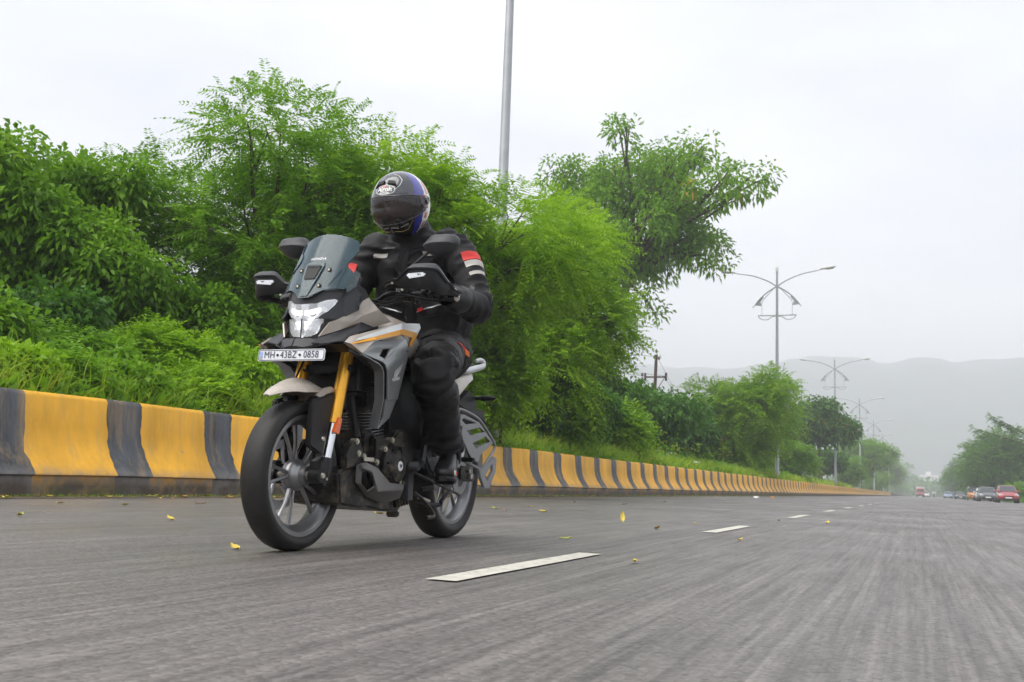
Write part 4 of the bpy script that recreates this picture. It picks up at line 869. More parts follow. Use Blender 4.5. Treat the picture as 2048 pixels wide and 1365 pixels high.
lo_ = [Lc(*ZD(*p), .255) for p in ((545, 1100), (680, 970), (700, 996), (690, 1112), (632, 1266), (585, 1256), (548, 1150))]; lh = [Lc(*ZD(*p), .255) for p in ((595, 1152), (658, 1042), (662, 1098), (612, 1192))]
part('guard_foot', ring_prism(lo_, [lh], (-.014, 0, 0)), m_guard, sg, bevel=.003)
hp = [Lc(*ZD(*p), .235) for p in ((402, 800), (425, 796), (428, 815), (400, 975), (362, 985), (378, 930))]
part('pillion_heel_plate', prism(hp, (-.01, 0, 0)), m_grab, bevel=.002)
mb = MB(); pz = Lc(*ZD(385, 1000), .20); mb.add(tube([(.12, pz.y - .05, pz.z + .06), pz], .014, 8)); mb.add(box(pz + Vector((.03, 0, 0)), (.07, .03, .02))); part('pillion_footrest', mb, m_black, bevel=.004)
part('footrest_bracket', prism([Lc(*ZD(*p), .14) for p in ((60, 860), (105, 870), (110, 1000), (60, 1060), (35, 1010))], (-.012, 0, 0)), m_guard, bevel=.003)
# ================================================================== rider
from mathutils import noise as mnoise
RV = .95
person = thing('person', (BX, BY + RV, 0), 'rider in black textile suit, gloves and full-face helmet seated on the motorcycle', 'person')
def rpart(name, mb, mat, parent=None, **k):
    V, Fc = (mb.v, mb.f) if isinstance(mb, MB) else mb
    V = [Vector((p[0], p[1] - (RV if parent is None else RV), p[2])) for p in V]
    k.setdefault('smooth', 50); return add_mesh(name, V, Fc, mat, parent or person, **k)
m_cloth = M('black_textile', (.0115, .011, .012), .50, var=.3, scale=9, bump=.5, bscale=420, sheen=.04, spec=.22, drops=.15, dropscale=300)
m_leather = M('black_leather', (.010, .0095, .010), .32, spec=.4, var=.25, scale=20, bump=.35, bscale=260)
m_armor = M('pale_armour', (.55, .53, .47), .35, var=.06, coat=.4)
m_reflect = M('grey_reflective', (.46, .44, .40), .45, var=.08)
m_bred = M('red_fabric', (.62, .035, .03), .55, var=.08, bump=.2, bscale=500)
m_bora = M('orange_fabric', (.85, .17, .01), .55, var=.06)
m_hel = M('helmet_gunmetal', (.055, .058, .066), .15, metal=.4, var=.08, coat=1, drops=.7, dropscale=260)
m_helk = M('helmet_black', (.014, .014, .016), .18, var=.1, coat=1, drops=.6, dropscale=260)
m_helb = M('helmet_blue', (.035, .04, .30), .22, var=.06, coat=1, drops=.5, dropscale=260)
m_helw = M('helmet_white', (.72, .72, .71), .25, var=.04, coat=1)
m_helr = M('helmet_red', (.55, .05, .035), .25, var=.06, coat=1)
m_skin = M('skin', (.34, .17, .12), .5, var=.1)
m_gold2 = M('gold_line', (.5, .36, .10), .4, metal=.4)
m_visor = glassy('smoked_visor', (.035, .03, .03), .70, rough=.05, drops=.5, dropscale=260)

SH = [Vector((s * .205, .885, 1.395)) for s in (1, -1)]; EL = [Vector((.405, .80, 1.095)), Vector((-.305, .79, 1.06))]; WR = [Vector((s * .388, .525, 1.088)) for s in (1, -1)]
HP = [Vector((s * .10, 1.09, .92)) for s in (1, -1)]; KN = [Vector((s * .262, .635, .800)) for s in (1, -1)]; AN = [Vector((s * .222, .905, .415)) for s in (1, -1)]
def limb(pts, radii, n=18, sub=5): return tube(pts, radii, n, sub=sub)
mb = MB()
def tor(v, z, a, b, tiltv=.0): return ellring((0, v, z), (a, 0, 0), (0, b, b * tiltv), 28, 2.4)
mb.add(loft([tor(1.10, .835, .14, .13), tor(1.10, .88, .185, .165), tor(1.085, .97, .200, .165), tor(1.06, 1.06, .236, .160, .1), tor(1.03, 1.16, .248, .160, .2), tor(.99, 1.26, .230, .155, .3), tor(.94, 1.35, .205, .138, .35), tor(.91, 1.41, .175, .108, .4), tor(.89, 1.455, .125, .09, .4), tor(.87, 1.495, .085, .078, .4), tor(.83, 1.55, .065, .07, .3)]))
for i in (0, 1):
    s = 1 if i == 0 else -1
    mb.add(limb([Vector((s * .10, .91, 1.385)), SH[i], SH[i].lerp(EL[i], .35) + Vector((s * .022, .01, .01)), SH[i].lerp(EL[i], .75) + Vector((s * .008, .01, 0)), EL[i]], [.085, .088, .077, .068, .066]))
    mb.add(limb([EL[i] + Vector((0, .012, .012)), EL[i].lerp(WR[i], .12) + Vector((0, .0, -.012)), EL[i].lerp(WR[i], .5), WR[i]], [.060, .068, .060, .047]))
    mb.add(limb([HP[i] + Vector((0, .04, 0)), HP[i].lerp(KN[i], .25), HP[i].lerp(KN[i], .6), KN[i] + Vector((0, .04, 0)), KN[i] + Vector((0, .0, -.01))], [.125, .120, .108, .098, .090]))
    mb.add(limb([KN[i] + Vector((0, .005, .015)), KN[i] + Vector((0, .012, -.06)), KN[i].lerp(AN[i], .4) + Vector((0, .012, 0)), KN[i].lerp(AN[i], .75), AN[i] + Vector((0, .005, .035)), AN[i] + Vector((0, .005, .02))], [.082, .094, .092, .078, .072, .069]))
body = rpart('body', mb, m_cloth)
rm_ = body.modifiers.new('r', 'REMESH'); rm_.mode = 'VOXEL'; rm_.voxel_size = .0095
sm_ = body.modifiers.new('s', 'SMOOTH'); sm_.iterations = 5; sm_.factor = .6
dg = bpy.context.evaluated_depsgraph_get(); me = bpy.data.meshes.new_from_object(body.evaluated_get(dg)); body.modifiers.clear(); old = body.data; body.data = me; me.name = 'body'; bpy.data.meshes.remove(old)
if not me.materials: me.materials.append(m_cloth)
n_ = len(me.vertices); co = np.empty(n_ * 3); me.vertices.foreach_get('co', co); co = co.reshape(-1, 3); nr = np.empty(n_ * 3); me.vertices.foreach_get('normal', nr); nr = nr.reshape(-1, 3)
bones = [(SH[i], EL[i]) for i in (0, 1)] + [(EL[i], WR[i]) for i in (0, 1)] + [(HP[i], KN[i]) for i in (0, 1)] + [(KN[i], AN[i]) for i in (0, 1)]
disp = np.zeros(n_)
for k in range(n_):       # cloth folds: ridges across each limb, bunching near the joints
    p = Vector(co[k]) + Vector((0, RV, 0)); best = None
    for a, b_ in bones:
        ab = b_ - a; t_ = max(0, min(1, (p - a).dot(ab) / ab.length_squared)); d = (p - a - ab * t_).length
        if best is None or d < best[0]: best = (d, t_, ab.normalized())
    q = Vector(co[k]); d_ax = q.dot(best[2]); joint = 1.0 - min(best[1], 1 - best[1]) * 2 if best[0] < .13 else .55
    w1 = mnoise.noise(Vector((q.x * 7, q.y * 7, q.z * 7)) + best[2] * d_ax * 16); w2 = mnoise.noise(q * 22 + Vector((5, 3, 1)))
    rid = 1 - abs(w1) * 2.6
    disp[k] = .0115 * rid * (.35 + .9 * joint) + .0035 * w2
co += nr * disp[:, None]; me.vertices.foreach_set('co', co.ravel()); me.update(); me.shade_smooth()
bb = bvh_of(body)
def rwrap(name, pts2, d, mat, parent=None, thick=.004, cuts=3, off=.002):
    """outline (3D points in bike coordinates) dropped on the suit along d"""
    P = [Vector((p[0], p[1] - RV, p[2])) for p in pts2]; vf = tess((P, [tuple(range(len(P)))]), cuts)
    V, Fc = wrap(vf, bb, d, off, .35)
    return add_mesh(name, V, Fc, mat, parent or body, thick=thick, smooth=60)
def band(name, a, b_, t0, t1, g0, g1, mat, ref, off=.004, n=18, m=4):
    """strip of a sleeve: from t0 to t1 along the bone a-b, angle g0..g1 about it"""
    a = Vector(a) - Vector((0, RV, 0)); b_ = Vector(b_) - Vector((0, RV, 0)); ax_ = (b_ - a).normalized(); r1 = (Vector(ref) - ax_ * Vector(ref).dot(ax_)).normalized(); r2 = ax_.cross(r1); rows = []
    for i in range(m + 1):
        c_ = a.lerp(b_, t0 + (t1 - t0) * i / m); row = []
        for k in range(n + 1):
            g = math.radians(g0 + (g1 - g0) * k / n); d = r1 * math.cos(g) + r2 * math.sin(g); h = bb.ray_cast(c_ + d * .16, -d)
            rr = (h[0] - c_).length if h[0] is not None else .08
            row.append(c_ + d * (min(rr, .105) + off))
        rows.append(row)
    V, Fc = loft(rows, caps=False, closed=False); return add_mesh(name, V, Fc, mat, body, thick=.003, smooth=60)
for i, s in ((0, 1), (1, -1)):
    ref = (s, -.15, 0); S_ = s
    band('sleeve_band', SH[i], EL[i], .30, .42, -75, 50, m_bred, ref)
    for g0, g1 in ((-75, -57), (-53, -38), (-34, -20), (-16, 50)): band('sleeve_patch', SH[i], EL[i], .435, .52, g0 if s > 0 else g0, g1, m_reflect, ref, n=6)
    band('sleeve_patch', SH[i], EL[i], .60, .65, -10, 50, m_reflect, ref, n=6)
    for t0 in (.16, .26, .36, .46, .56): band('sleeve_rib', EL[i], WR[i], t0, t0 + .055, 0, 150 if s > 0 else -150, m_leather, (0, 0, 1) if s > 0 else (0, 0, 1), off=.006, n=12, m=2)
# collar, storm flap, pocket flaps, hem
col_r = []
for (v, z, a, b_) in ((.90, 1.425, .112, .092), (.875, 1.455, .098, .086), (.86, 1.488, .096, .086), (.853, 1.505, .096, .086), (.853, 1.505, .086, .077)): col_r.append(ellring((0, v, z), (a, 0, 0), (0, b_, b_ * .35), 28, 2.3))
rpart('collar', loft(col_r, caps=False), m_cloth, body)
rwrap('storm_flap', [(-.02, .7, 1.40), (.028, .7, 1.41), (.03, .7, 1.20), (.03, .7, 1.0), (-.02, .7, 1.0), (-.02, .7, 1.2)], (0, 1, 0), m_cloth, thick=.006)
for s in (1, -1):
    rwrap('chest_pocket', [(s * .05, .7, 1.30), (s * .15, .7, 1.31), (s * .155, .7, 1.22), (s * .05, .7, 1.20)], (0, 1, 0), m_cloth, thick=.006)
    rwrap('chest_reflector', [(s * .095, .7, 1.372), (s * .165, .7, 1.372), (s * .17, .7, 1.352), (s * .10, .7, 1.352)], (0, 1, 0), m_reflect, thick=.002, off=.004)
    rwrap('shoulder_seam', [(s * .045, .7, 1.395), (s * .19, .7, 1.405), (s * .19, .7, 1.398), (s * .045, .7, 1.388)], (0, 1, 0), m_leather, thick=.003)
    rwrap('waist_pocket', [(s * .045, .7, 1.06), (s * .15, .7, 1.08), (s * .155, .7, .98), (s * .05, .7, .965)], (0, 1, 0), m_cloth, thick=.006)
    rwrap('pocket_zip', [(s * .04, .7, 1.095), (s * .165, .7, 1.13), (s * .165, .7, 1.124), (s * .04, .7, 1.089)], (0, 1, 0), m_steel, thick=.001)
rwrap('red_tag', [(.048, .7, 1.106), (.078, .7, 1.113), (.078, .7, 1.098), (.048, .7, 1.092)], (0, 1, 0), m_bred, thick=.003, off=.005)
rwrap('hip_tag', [(.4, .985, .925), (.4, 1.035, .915), (.4, 1.04, .890), (.4, .99, .895)], (-1, 0, 0), m_bora, thick=.003, off=.004)
rwrap('thigh_stripe', [(.4, .90, .945), (.4, .985, .935), (.4, .985, .912), (.4, .955, .922)], (-1, 0, 0), m_bred, thick=.003, off=.004)
hem = [ellring((0, 1.095 - k * .003, .885 + k * .02), (.212 + .004 * math.sin(k * 1.3), 0, 0), (0, .182, .02), 36, 2.4) for k in range(5)]
rpart('jacket_hem', loft(hem, caps=False), m_cloth, body, thick=.006)
for i, s in ((0, 1), (1, -1)):
    for t0 in (.80, .85, .90, .95): band('knee_pleat', HP[i], KN[i], t0 - .18, t0 - .155, -70, 60, m_leather, (0, 0, 1), off=.002, n=12, m=2)
    band('knee_seam', KN[i], AN[i], .30, .315, -80, 80, m_leather, (s * .3, -1, 0), off=.002, n=14, m=1)
    band('trouser_cuff', KN[i], AN[i], .90, .955, 0, 360, m_cloth, (s, 0, 0), off=.004, n=28, m=3)

# ---- gloves: palm, four fingers and a thumb round the grip
for i, s in ((0, 1), (1, -1)):
    g0, g1 = Vector((s * .29, .393, 1.077)), Vector((s * .425, .46, 1.067)); ax_ = (g1 - g0).normalized(); up_ = Vector((0, 0, 1)); up_ = (up_ - ax_ * up_.dot(ax_)).normalized(); bk_ = ax_.cross(up_); bk_ = bk_ if bk_.y > 0 else -bk_
    mb = MB(); cen = g0.lerp(g1, .52)
    def gp_(t_, g, r): return g0.lerp(g1, t_) + bk_ * math.cos(math.radians(g)) * r + up_ * math.sin(math.radians(g)) * r
    mb.add(loft([ellring(WR[i], (.036, 0, 0), (0, 0, .032), 16), ellring(WR[i].lerp(gp_(.52, 40, .03), .5), (.044, 0, 0), (0, 0, .026), 16, 2.6), ellring(gp_(.52, 35, .032), ax_ * .048, up_ * .024, 16, 3), ellring(gp_(.52, 80, .034), ax_ * .046, bk_ * .014, 16, 3)]))
    glove = rpart('glove', mb, m_leather, smooth=70)
    for k, (t_, ln) in enumerate(((.20, 150), (.41, 165), (.62, 160), (.82, 140))):
        pts = [gp_(t_, g, r) for g, r in ((55, .036), (90, .037), (125, .034), (160, .032), (195, .031), (225, .030)) if g <= 60 + ln]; rpart('finger', tube(pts, [.0125, .0130, .0120, .0115, .0110, .0095][:len(pts)], 10, sub=3), m_leather, glove)
    rpart('thumb', tube([gp_(.12, 10, .034), gp_(.06, -40, .034), gp_(.05, -90, .031), gp_(.08, -130, .029)], [.016, .014, .0125, .010], 10, sub=3), m_leather, glove)
    kp = Vector((s * .428, .490, 1.088))
    rpart('knuckle_plate', loft([ellring(kp + Vector((s * .004, 0, 0)), (0, .030, -.006), (0, .004, .026), 14, 3), ellring(kp + Vector((s * .012, 0, 0)), (0, .026, -.005), (0, .004, .021), 14, 3), ellring(kp + Vector((s * .015, 0, 0)), (0, .014, -.004), (0, .002, .012), 14, 3)]), m_armor, glove)
    for dz in (-.008, .006): rpart('plate_slot', tube([kp + Vector((s * .0145, -.012, dz)), kp + Vector((s * .0145, .012, dz - .003))], .0022, 6), m_black, glove)
    for k in range(3):
        q0 = gp_(.25 + .2 * k, 62, .046); rpart('knuckle_guard', icosph(q0, .012, 2, (1.1, 1, .8)), m_leather, glove)
    cf = [ellring(WR[i].lerp(EL[i], t_), (r, 0, 0), (0, 0, r * .95), 20, 2.2) for t_, r in ((-.10, .046), (.0, .052), (.10, .058), (.26, .067), (.30, .066))]
    rpart('glove_cuff', loft(cf, caps=False), m_leather, glove, thick=.004)

# ---- boots
for i, s in ((0, 1), (1, -1)):
    an = AN[i]; sole = .297
    heel = Vector((an.x, an.y + .050, sole)); fx = Vector((s * .34, -1, 0)).normalized(); sd_ = Vector((1, s * .34, 0)).normalized()
    rg = []
    for (d, hw, z0, z1) in ((-.005, .026, .012, .060), (.02, .036, .004, .115), (.06, .040, .003, .150), (.11, .041, .002, .135), (.15, .046, .002, .098), (.19, .049, .002, .080), (.23, .047, .003, .066), (.258, .036, .008, .050), (.272, .018, .018, .036)):
        rg.append(ellring(heel + fx * d + Vector((0, 0, (z0 + z1) / 2)), sd_ * hw, (0, 0, (z1 - z0) / 2), 20, 2.8))
    mb = MB(); mb.add(loft(rg)); mb.add(loft([ellring(heel + fx * .055 + Vector((0, 0, z)), sd_ * a, fx * b_, 20, 2.3) for z, a, b_ in ((.09, .040, .055), (.14, .044, .055), (.19, .052, .058), (.25, .058, .064))]))
    boot = rpart('boot', mb, m_leather, smooth=60)
    rg = [ellring(heel + fx * d + Vector((0, 0, .004)), sd_ * hw, (0, 0, .012), 16, 3.5) for d, hw in ((-.008, .028), (.02, .040), (.09, .042), (.16, .050), (.22, .050), (.26, .037), (.275, .018))]
    rpart('boot_sole', loft(rg), m_black, boot)
    for k in range(7):
        z = .105 + k * .016; y_ = heel + fx * (.108 - k * .002) + Vector((0, 0, z)); rpart('shin_rib', tube([y_ - sd_ * .030, y_ + fx * .008 - sd_ * .012, y_ + fx * .008 + sd_ * .012, y_ + sd_ * .030], .005, 8, sub=3), m_leather, boot)
    tp_ = heel + fx * .205 + sd_ * (s * .046) + Vector((0, 0, .028))
    rpart('toe_slider', loft([ellring(tp_, fx * .036, (0, 0, .015), 14, 3), ellring(tp_ + sd_ * s * .006, fx * .032, (0, 0, .011), 14, 3)]), m_armor, boot); rpart('slider_mark', MB().add(box(tp_ + sd_ * s * .0075 + fx * .004, (.002, .018, .012))), m_bred, boot)
    rpart('ankle_patch', loft([ellring(heel + fx * .05 + sd_ * s * .046 + Vector((0, 0, .13)), fx * .03, (0, 0, .06), 14, 2.6), ellring(heel + fx * .05 + sd_ * s * .054 + Vector((0, 0, .13)), fx * .024, (0, 0, .052), 14, 2.6)]), m_black, boot)

# ---- helmet
HC = Vector((0, .745, 1.592)); hrot = Matrix.Rotation(math.radians(21), 3, 'X')      # nods forward
def hsurf(az, el, off=0.0):
    """az degrees from straight ahead (rider's left positive), el degrees up"""
    a, e = math.radians(az), math.radians(el); ce, se = math.cos(e), math.sin(e)
    x = math.sin(a) * ce; y = -math.cos(a) * ce; z = se
    rx, ry, rz = .136, .166 if y < 0 else .158, .158 if z > 0 else .166
    low = max(0, -z); rx *= 1 - .22 * low ** 2.0; ry_ = ry * (1 - (.10 * low ** 2 if y > 0 else .06 * low ** 2))
    if y < 0 and z < .05: ry_ *= 1 + .07 * math.sin(min(1, -z * 1.4) * math.pi) * math.cos(a) ** 2        # chin bar
    p = Vector((x * (rx + off), y * (ry_ + off), max(z * (rz + off), -.148)))
    return HC + hrot @ p
NA, NE = 144, 84
V = []; Fc = []; mi = []
els = [-74 + (90 + 74) * j / NE for j in range(NE + 1)]
for j in range(NE + 1):
    for k in range(NA): V.append(hsurf(-180 + 360 * k / NA, els[j]))
def port(az, el):
    top = 17 - 7 * (abs(az) / 75) ** 2; bot = -24 + 14 * (abs(az) / 75) ** 2; return abs(az) < 74 and bot < el < top
for j in range(NE):
    for k in range(NA):
        az = -180 + 360 * (k + .5) / NA; el = (els[j] + els[j + 1]) / 2
        if port(az, el): continue
        A = abs(az); Fc.append((j * NA + k, j * NA + (k + 1) % NA, (j + 1) * NA + (k + 1) % NA, (j + 1) * NA + k))
        if el > 14:
            bnd = 62 + (el - 14) * .25
            c_ = 1 if el < 24 and A < 50 else 0
            if A > bnd: c_ = 2
            if A > bnd + 26: c_ = 3
            if A > bnd + 32: c_ = 4 if int((A) / 14) % 2 == 0 or el < 40 else 3
            if el > 68: c_ = 0 if A < 95 else 2
        else:
            bnd = 58 - (el + 20) * .18; c_ = 1
            if A > bnd: c_ = 2
            if A > bnd + 22: c_ = 3
            if A > bnd + 27: c_ = 4 if (el + 60) % 17 < 11 else 3
            if A > bnd + 42: c_ = 3
            if A > 140: c_ = 1
        mi.append(c_)
hel = rpart('helmet', (V, Fc), [m_hel, m_helk, m_helb, m_helw, m_helr], smooth=60)
hel.data.polygons.foreach_set('material_index', mi)
# lining (dark inner shell), head, visor
V2, F2 = [], []
for j in range(0, NE + 1, 4):
    for k in range(0, NA, 4): V2.append(hsurf(-180 + 360 * k / NA, els[j], -.014))
n2 = NA // 4
for j in range(NE // 4):
    for k in range(n2):
        if not port(-180 + 360 * (k * 4 + 2) / NA, (els[j * 4] + els[j * 4 + 4]) / 2): F2.append((j * n2 + k, j * n2 + (k + 1) % n2, (j + 1) * n2 + (k + 1) % n2, (j + 1) * n2 + k))
rpart('helmet_lining', (V2, F2), m_black, hel)
hd = icosph((0, 0, 0), 1, 4); hv = []
for p in hd[0]:
    q = Vector((p.x * .078, p.y * .102, p.z * .118))
    if p.y < -.5: q.y -= .018 * math.exp(-((p.x / .16) ** 2 + ((p.z + .12) / .22) ** 2)); q.y += .012 * math.exp(-(((abs(p.x) - .38) / .16) ** 2 + ((p.z - .10) / .12) ** 2)); q.y -= .006 * math.exp(-((p.z - .28) / .1) ** 2)
    hv.append(HC + Vector((0, .012, .005)) + hrot @ q)
head = rpart('head', (hv, hd[1]), m_skin, hel, smooth=180)
for s in (1, -1):
    e = HC + hrot @ Vector((s * .031, -.078, .012)); rpart('eye', icosph(e, .013, 2), m_white, hel); rpart('iris', icosph(e + Vector((0, -.009, -.001)), .006, 2), m_black, hel)
    rpart('eyebrow', tube([HC + hrot @ Vector((s * .014, -.096, .036)), HC + hrot @ Vector((s * .034, -.094, .042)), HC + hrot @ Vector((s * .052, -.082, .034))], .005, 6, sub=3), m_black, hel)
V, Fc = [], []; nva, nve = 56, 16
for j in range(nve + 1):
    for k in range(nva + 1):
        az = -88 + 176 * k / nva; tz = (abs(az) / 80) ** 2; top = 19 - 7 * tz; bot = -28 + 16 * tz; V.append(hsurf(az, bot + (top - bot) * j / nve, .0055))
for j in range(nve):
    for k in range(nva): Fc.append((j * (nva + 1) + k, j * (nva + 1) + k + 1, (j + 1) * (nva + 1) + k + 1, (j + 1) * (nva + 1) + k))
vis = rpart('visor', (V, Fc), m_visor, hel, smooth=180)
def hline(pts, r, mat, nm, off=.001, parent=hel):
    P = []
    for (a0, e0), (a1, e1) in zip(pts[:-1], pts[1:]):
        for k in range(6): P.append(hsurf(a0 + (a1 - a0) * k / 6, e0 + (e1 - e0) * k / 6, off))
    P.append(hsurf(*pts[-1], off)); return rpart(nm, tube(P, r, 6), mat, parent)
hline([(-84, 12), (-60, 16), (-30, 18.5), (0, 20), (30, 18.5), (60, 16), (84, 12)], .0028, m_helk, 'visor_seal', .004)
hline([(-84, -11), (-60, -19.5), (-30, -26.5), (0, -29), (30, -26.5), (60, -19.5), (84, -11)], .0032, m_helk, 'visor_seal', .004)
for s in (1, -1):
    hline([(s * 14, 27), (s * 34, 36), (s * 44, 48), (s * 38, 60), (s * 16, 68)], .0016, m_helw, 'helmet_pinstripe')
    hline([(s * 8, -44), (s * 30, -46), (s * 46, -42), (s * 56, -24)], .0014, m_gold2, 'helmet_pinstripe')
    hline([(s * 4, -35), (s * 22, -37)], .0022, m_reflect, 'chin_vent_edge'); hline([(s * 28, -36), (s * 46, -30)], .0018, m_reflect, 'chin_vent_edge')
    o = rpart('visor_pivot', lathe([(-.003, .021), (.004, .019), (.0055, .014), (.0035, .012), (.0035, .001)], hsurf(s * 90, 4, .006), axis=(s, .1, 0), n=24), m_helk, hel)
    rpart('pivot_screw', lathe([(.0, .008), (.008, .007), (.008, .001)], hsurf(s * 76, -4, .006), axis=(s, -.3, 0), n=14), m_helk, hel)
    # brow vents
    P = [hsurf(s * a, e, .010) for a, e in ((5, 41), (24, 39), (29, 33), (25, 46), (6, 49))]; Q = [hsurf(s * a, e, -.002) for a, e in ((5, 41), (24, 39), (29, 33), (25, 46), (6, 49))]
    rpart('brow_vent', (P + Q, [(0, 1, 2, 3, 4), (5, 9, 8, 7, 6)] + [(k, k + 5, (k + 1) % 5 + 5, (k + 1) % 5) for k in range(5)]), m_black, hel, bevel=.002)
hb_ = bvh_of(hel); lo_c = hsurf(-1, 31, 0) - Vector((0, RV, 0))
def badge(vf, off, mat, nm, th=0.0):
    V = [Vector((lo_c.x + v.x * 1.38, lo_c.y - .2, lo_c.z + v.y * 1.38)) for v in vf[0]]; V = [h[0] + Vector((0, -off, off * .6)) if (h := hb_.ray_cast(v, Vector((0, 1, 0))))[0] is not None else v for v in V]
    return add_mesh(nm, V, vf[1], mat, hel, smooth=0)
def disc2(a, b_, n=40): return [Vector((a * math.cos(2 * math.pi * k / n), b_ * math.sin(2 * math.pi * k / n), 0)) for k in range(n)]
def fill2(o): return tess((o, [tuple(range(len(o)))]), 2)
badge(fill2(disc2(.037, .019)), .0015, m_helw, 'badge_border'); badge(fill2(disc2(.0345, .0168)), .0022, m_helk, 'badge_ground')
badge(fill2([v + Vector((-.004, .0115, 0)) for v in disc2(.0075, .005)]), .0028, m_helr, 'badge_dot'); badge(fill2([v + Vector((0, -.0132, 0)) for v in disc2(.021, .0045)]), .0028, m_helw, 'badge_bar')
vt = text_geo('Airoh', .0235, offset=.0008); badge(vt, .0036, m_helw, 'badge_lettering'); vt = text_geo('HELMET', .0055); badge(([v + Vector((0, -.0132, 0)) for v in vt[0]], vt[1]), .0036, m_helk, 'badge_lettering')
# ================================================================== vegetation
def leaf_mat(name, c1, c2, c3, trans=.35, rough=.45):
    m, t, b = new_mat(name); N = t.nodes.new; K = t.links.new
    ge = N('ShaderNodeNewGeometry'); rp_ = N('ShaderNodeValToRGB'); e = rp_.color_ramp.elements; e[0].color = (*c1, 1); e[1].color = (*c3, 1); e.new(.55).color = (*c2, 1)
    tcn = N('ShaderNodeTexCoord'); n = N('ShaderNodeTexNoise'); n.inputs['Scale'].default_value = .9; n.inputs['Detail'].default_value = 3; K(tcn.outputs['Object'], n.inputs['Vector'])
    mr = N('ShaderNodeMapRange'); mr.inputs['From Min'].default_value = .3; mr.inputs['From Max'].default_value = .7; K(n.outputs['Fac'], mr.inputs['Value'])
    mx_ = N('ShaderNodeMix'); mx_.data_type = 'FLOAT'; mx_.inputs['Factor'].default_value = .5; K(ge.outputs['Random Per Island'], mx_.inputs['A']); K(mr.outputs['Result'], mx_.inputs['B']); K(mx_.outputs['Result'], rp_.inputs['Fac'])
    K(rp_.outputs['Color'], b.inputs['Base Color']); b.inputs['Roughness'].default_value = rough; b.inputs['Specular IOR Level'].default_value = .35
    tr = N('ShaderNodeBsdfTranslucent'); K(rp_.outputs['Color'], tr.inputs['Color']); ms = N('ShaderNodeMixShader'); ms.inputs['Fac'].default_value = trans
    K(b.outputs['BSDF'], ms.inputs[1]); K(tr.outputs['BSDF'], ms.inputs[2]); K(ms.outputs['Shader'], t.nodes['Material Output'].inputs['Surface']); return m
LV = {'lime': leaf_mat('lime_leaf', (.15, .30, .012), (.28, .50, .020), (.42, .62, .04), .5), 'mid': leaf_mat('mid_green_leaf', (.095, .22, .014), (.19, .39, .022), (.32, .52, .038), .5),
      'dark': leaf_mat('dark_green_leaf', (.045, .12, .016), (.08, .21, .024), (.15, .32, .035), .45), 'grass': leaf_mat('grass_blade', (.18, .32, .02), (.32, .50, .03), (.55, .55, .07), .45),
      'haze': leaf_mat('roadside_leaf', (.07, .17, .02), (.12, .27, .03), (.20, .36, .045), .45), 'dry': leaf_mat('dry_leaf', (.30, .16, .02), (.50, .30, .03), (.62, .45, .05), .3)}
m_bark = M('bark', (.10, .075, .055), .85, var=.35, scale=14, bump=.8, bscale=60, dirt=.2, dcol=(.18, .17, .14))
def quad_mesh(name, V4, mat, parent=None):
    n = len(V4); me = bpy.data.meshes.new(name); me.vertices.add(n * 4); me.vertices.foreach_set('co', V4.reshape(-1).astype(np.float32))
    me.loops.add(n * 4); me.loops.foreach_set('vertex_index', np.arange(n * 4, dtype=np.int32)); me.polygons.add(n); me.polygons.foreach_set('loop_start', np.arange(0, n * 4, 4, dtype=np.int32)); me.update(calc_edges=True)
    me.materials.append(mat); o = bpy.data.objects.new(name, me); col.objects.link(o)
    if parent: o.parent = parent
    return o
def unit(a): return a / (np.linalg.norm(a, axis=-1, keepdims=True) + 1e-9)
def leaves(P, D, Ln, Wd, rng, fold=.22, droop=.25):
    """P base points, D directions; returns (n,4,3) diamond leaves"""
    n = len(P); up = np.array([0, 0, 1.0]) + rng.normal(0, .45, (n, 3)); S = unit(np.cross(D, up)); Nn = unit(np.cross(S, D))
    Ln = (Ln * rng.uniform(.7, 1.3, n))[:, None]; Wd = (Wd * rng.uniform(.75, 1.25, n))[:, None]
    mid = P + D * Ln * .48 + Nn * Wd * fold * .0; tip = P + D * Ln - np.array([0, 0, 1.0]) * Ln * droop
    return np.stack([P, mid + S * Wd * .5 + Nn * Wd * fold, tip, mid - S * Wd * .5 + Nn * Wd * fold], 1)
def twigs_pinnate(C, O, size, rng, pairs=9, lf=.055, wf=.022):
    """feathery sprays: each clump centre C sends a few fronds outwards along O"""
    out = []
    for _ in range(3):
        n = len(C); D = unit(O + rng.normal(0, .55, (n, 3))); S = unit(np.cross(D, np.array([0, 0, 1.0]) + rng.normal(0, .3, (n, 3)))); L_ = size * rng.uniform(.7, 1.25, n)
        for k in range(pairs):
            f = (k + .6) / pairs; base = C + D * (L_ * f)[:, None] - np.array([0, 0, 1.0]) * (L_ * .32 * f * f)[:, None]
            for s in (1, -1):
                d = unit(S * s + D * .55 - np.array([0, 0, .18])); out.append(leaves(base, d, lf * (1.15 - .6 * abs(f - .45)), wf, rng, .1, .1))
    return np.concatenate(out)
def twigs_broad(C, O, size, rng, nl=26, lf=.10, wf=.05):
    out = []
    for k in range(nl):
        n = len(C); off = unit(rng.normal(0, 1, (n, 3)) + O * .5) * (size * rng.uniform(.15, 1, n) ** .6)[:, None]; d = unit(off + rng.normal(0, .35, (n, 3)) * size - np.array([0, 0, .25 * size])); out.append(leaves(C + off, d, lf, wf, rng))
    return np.concatenate(out)
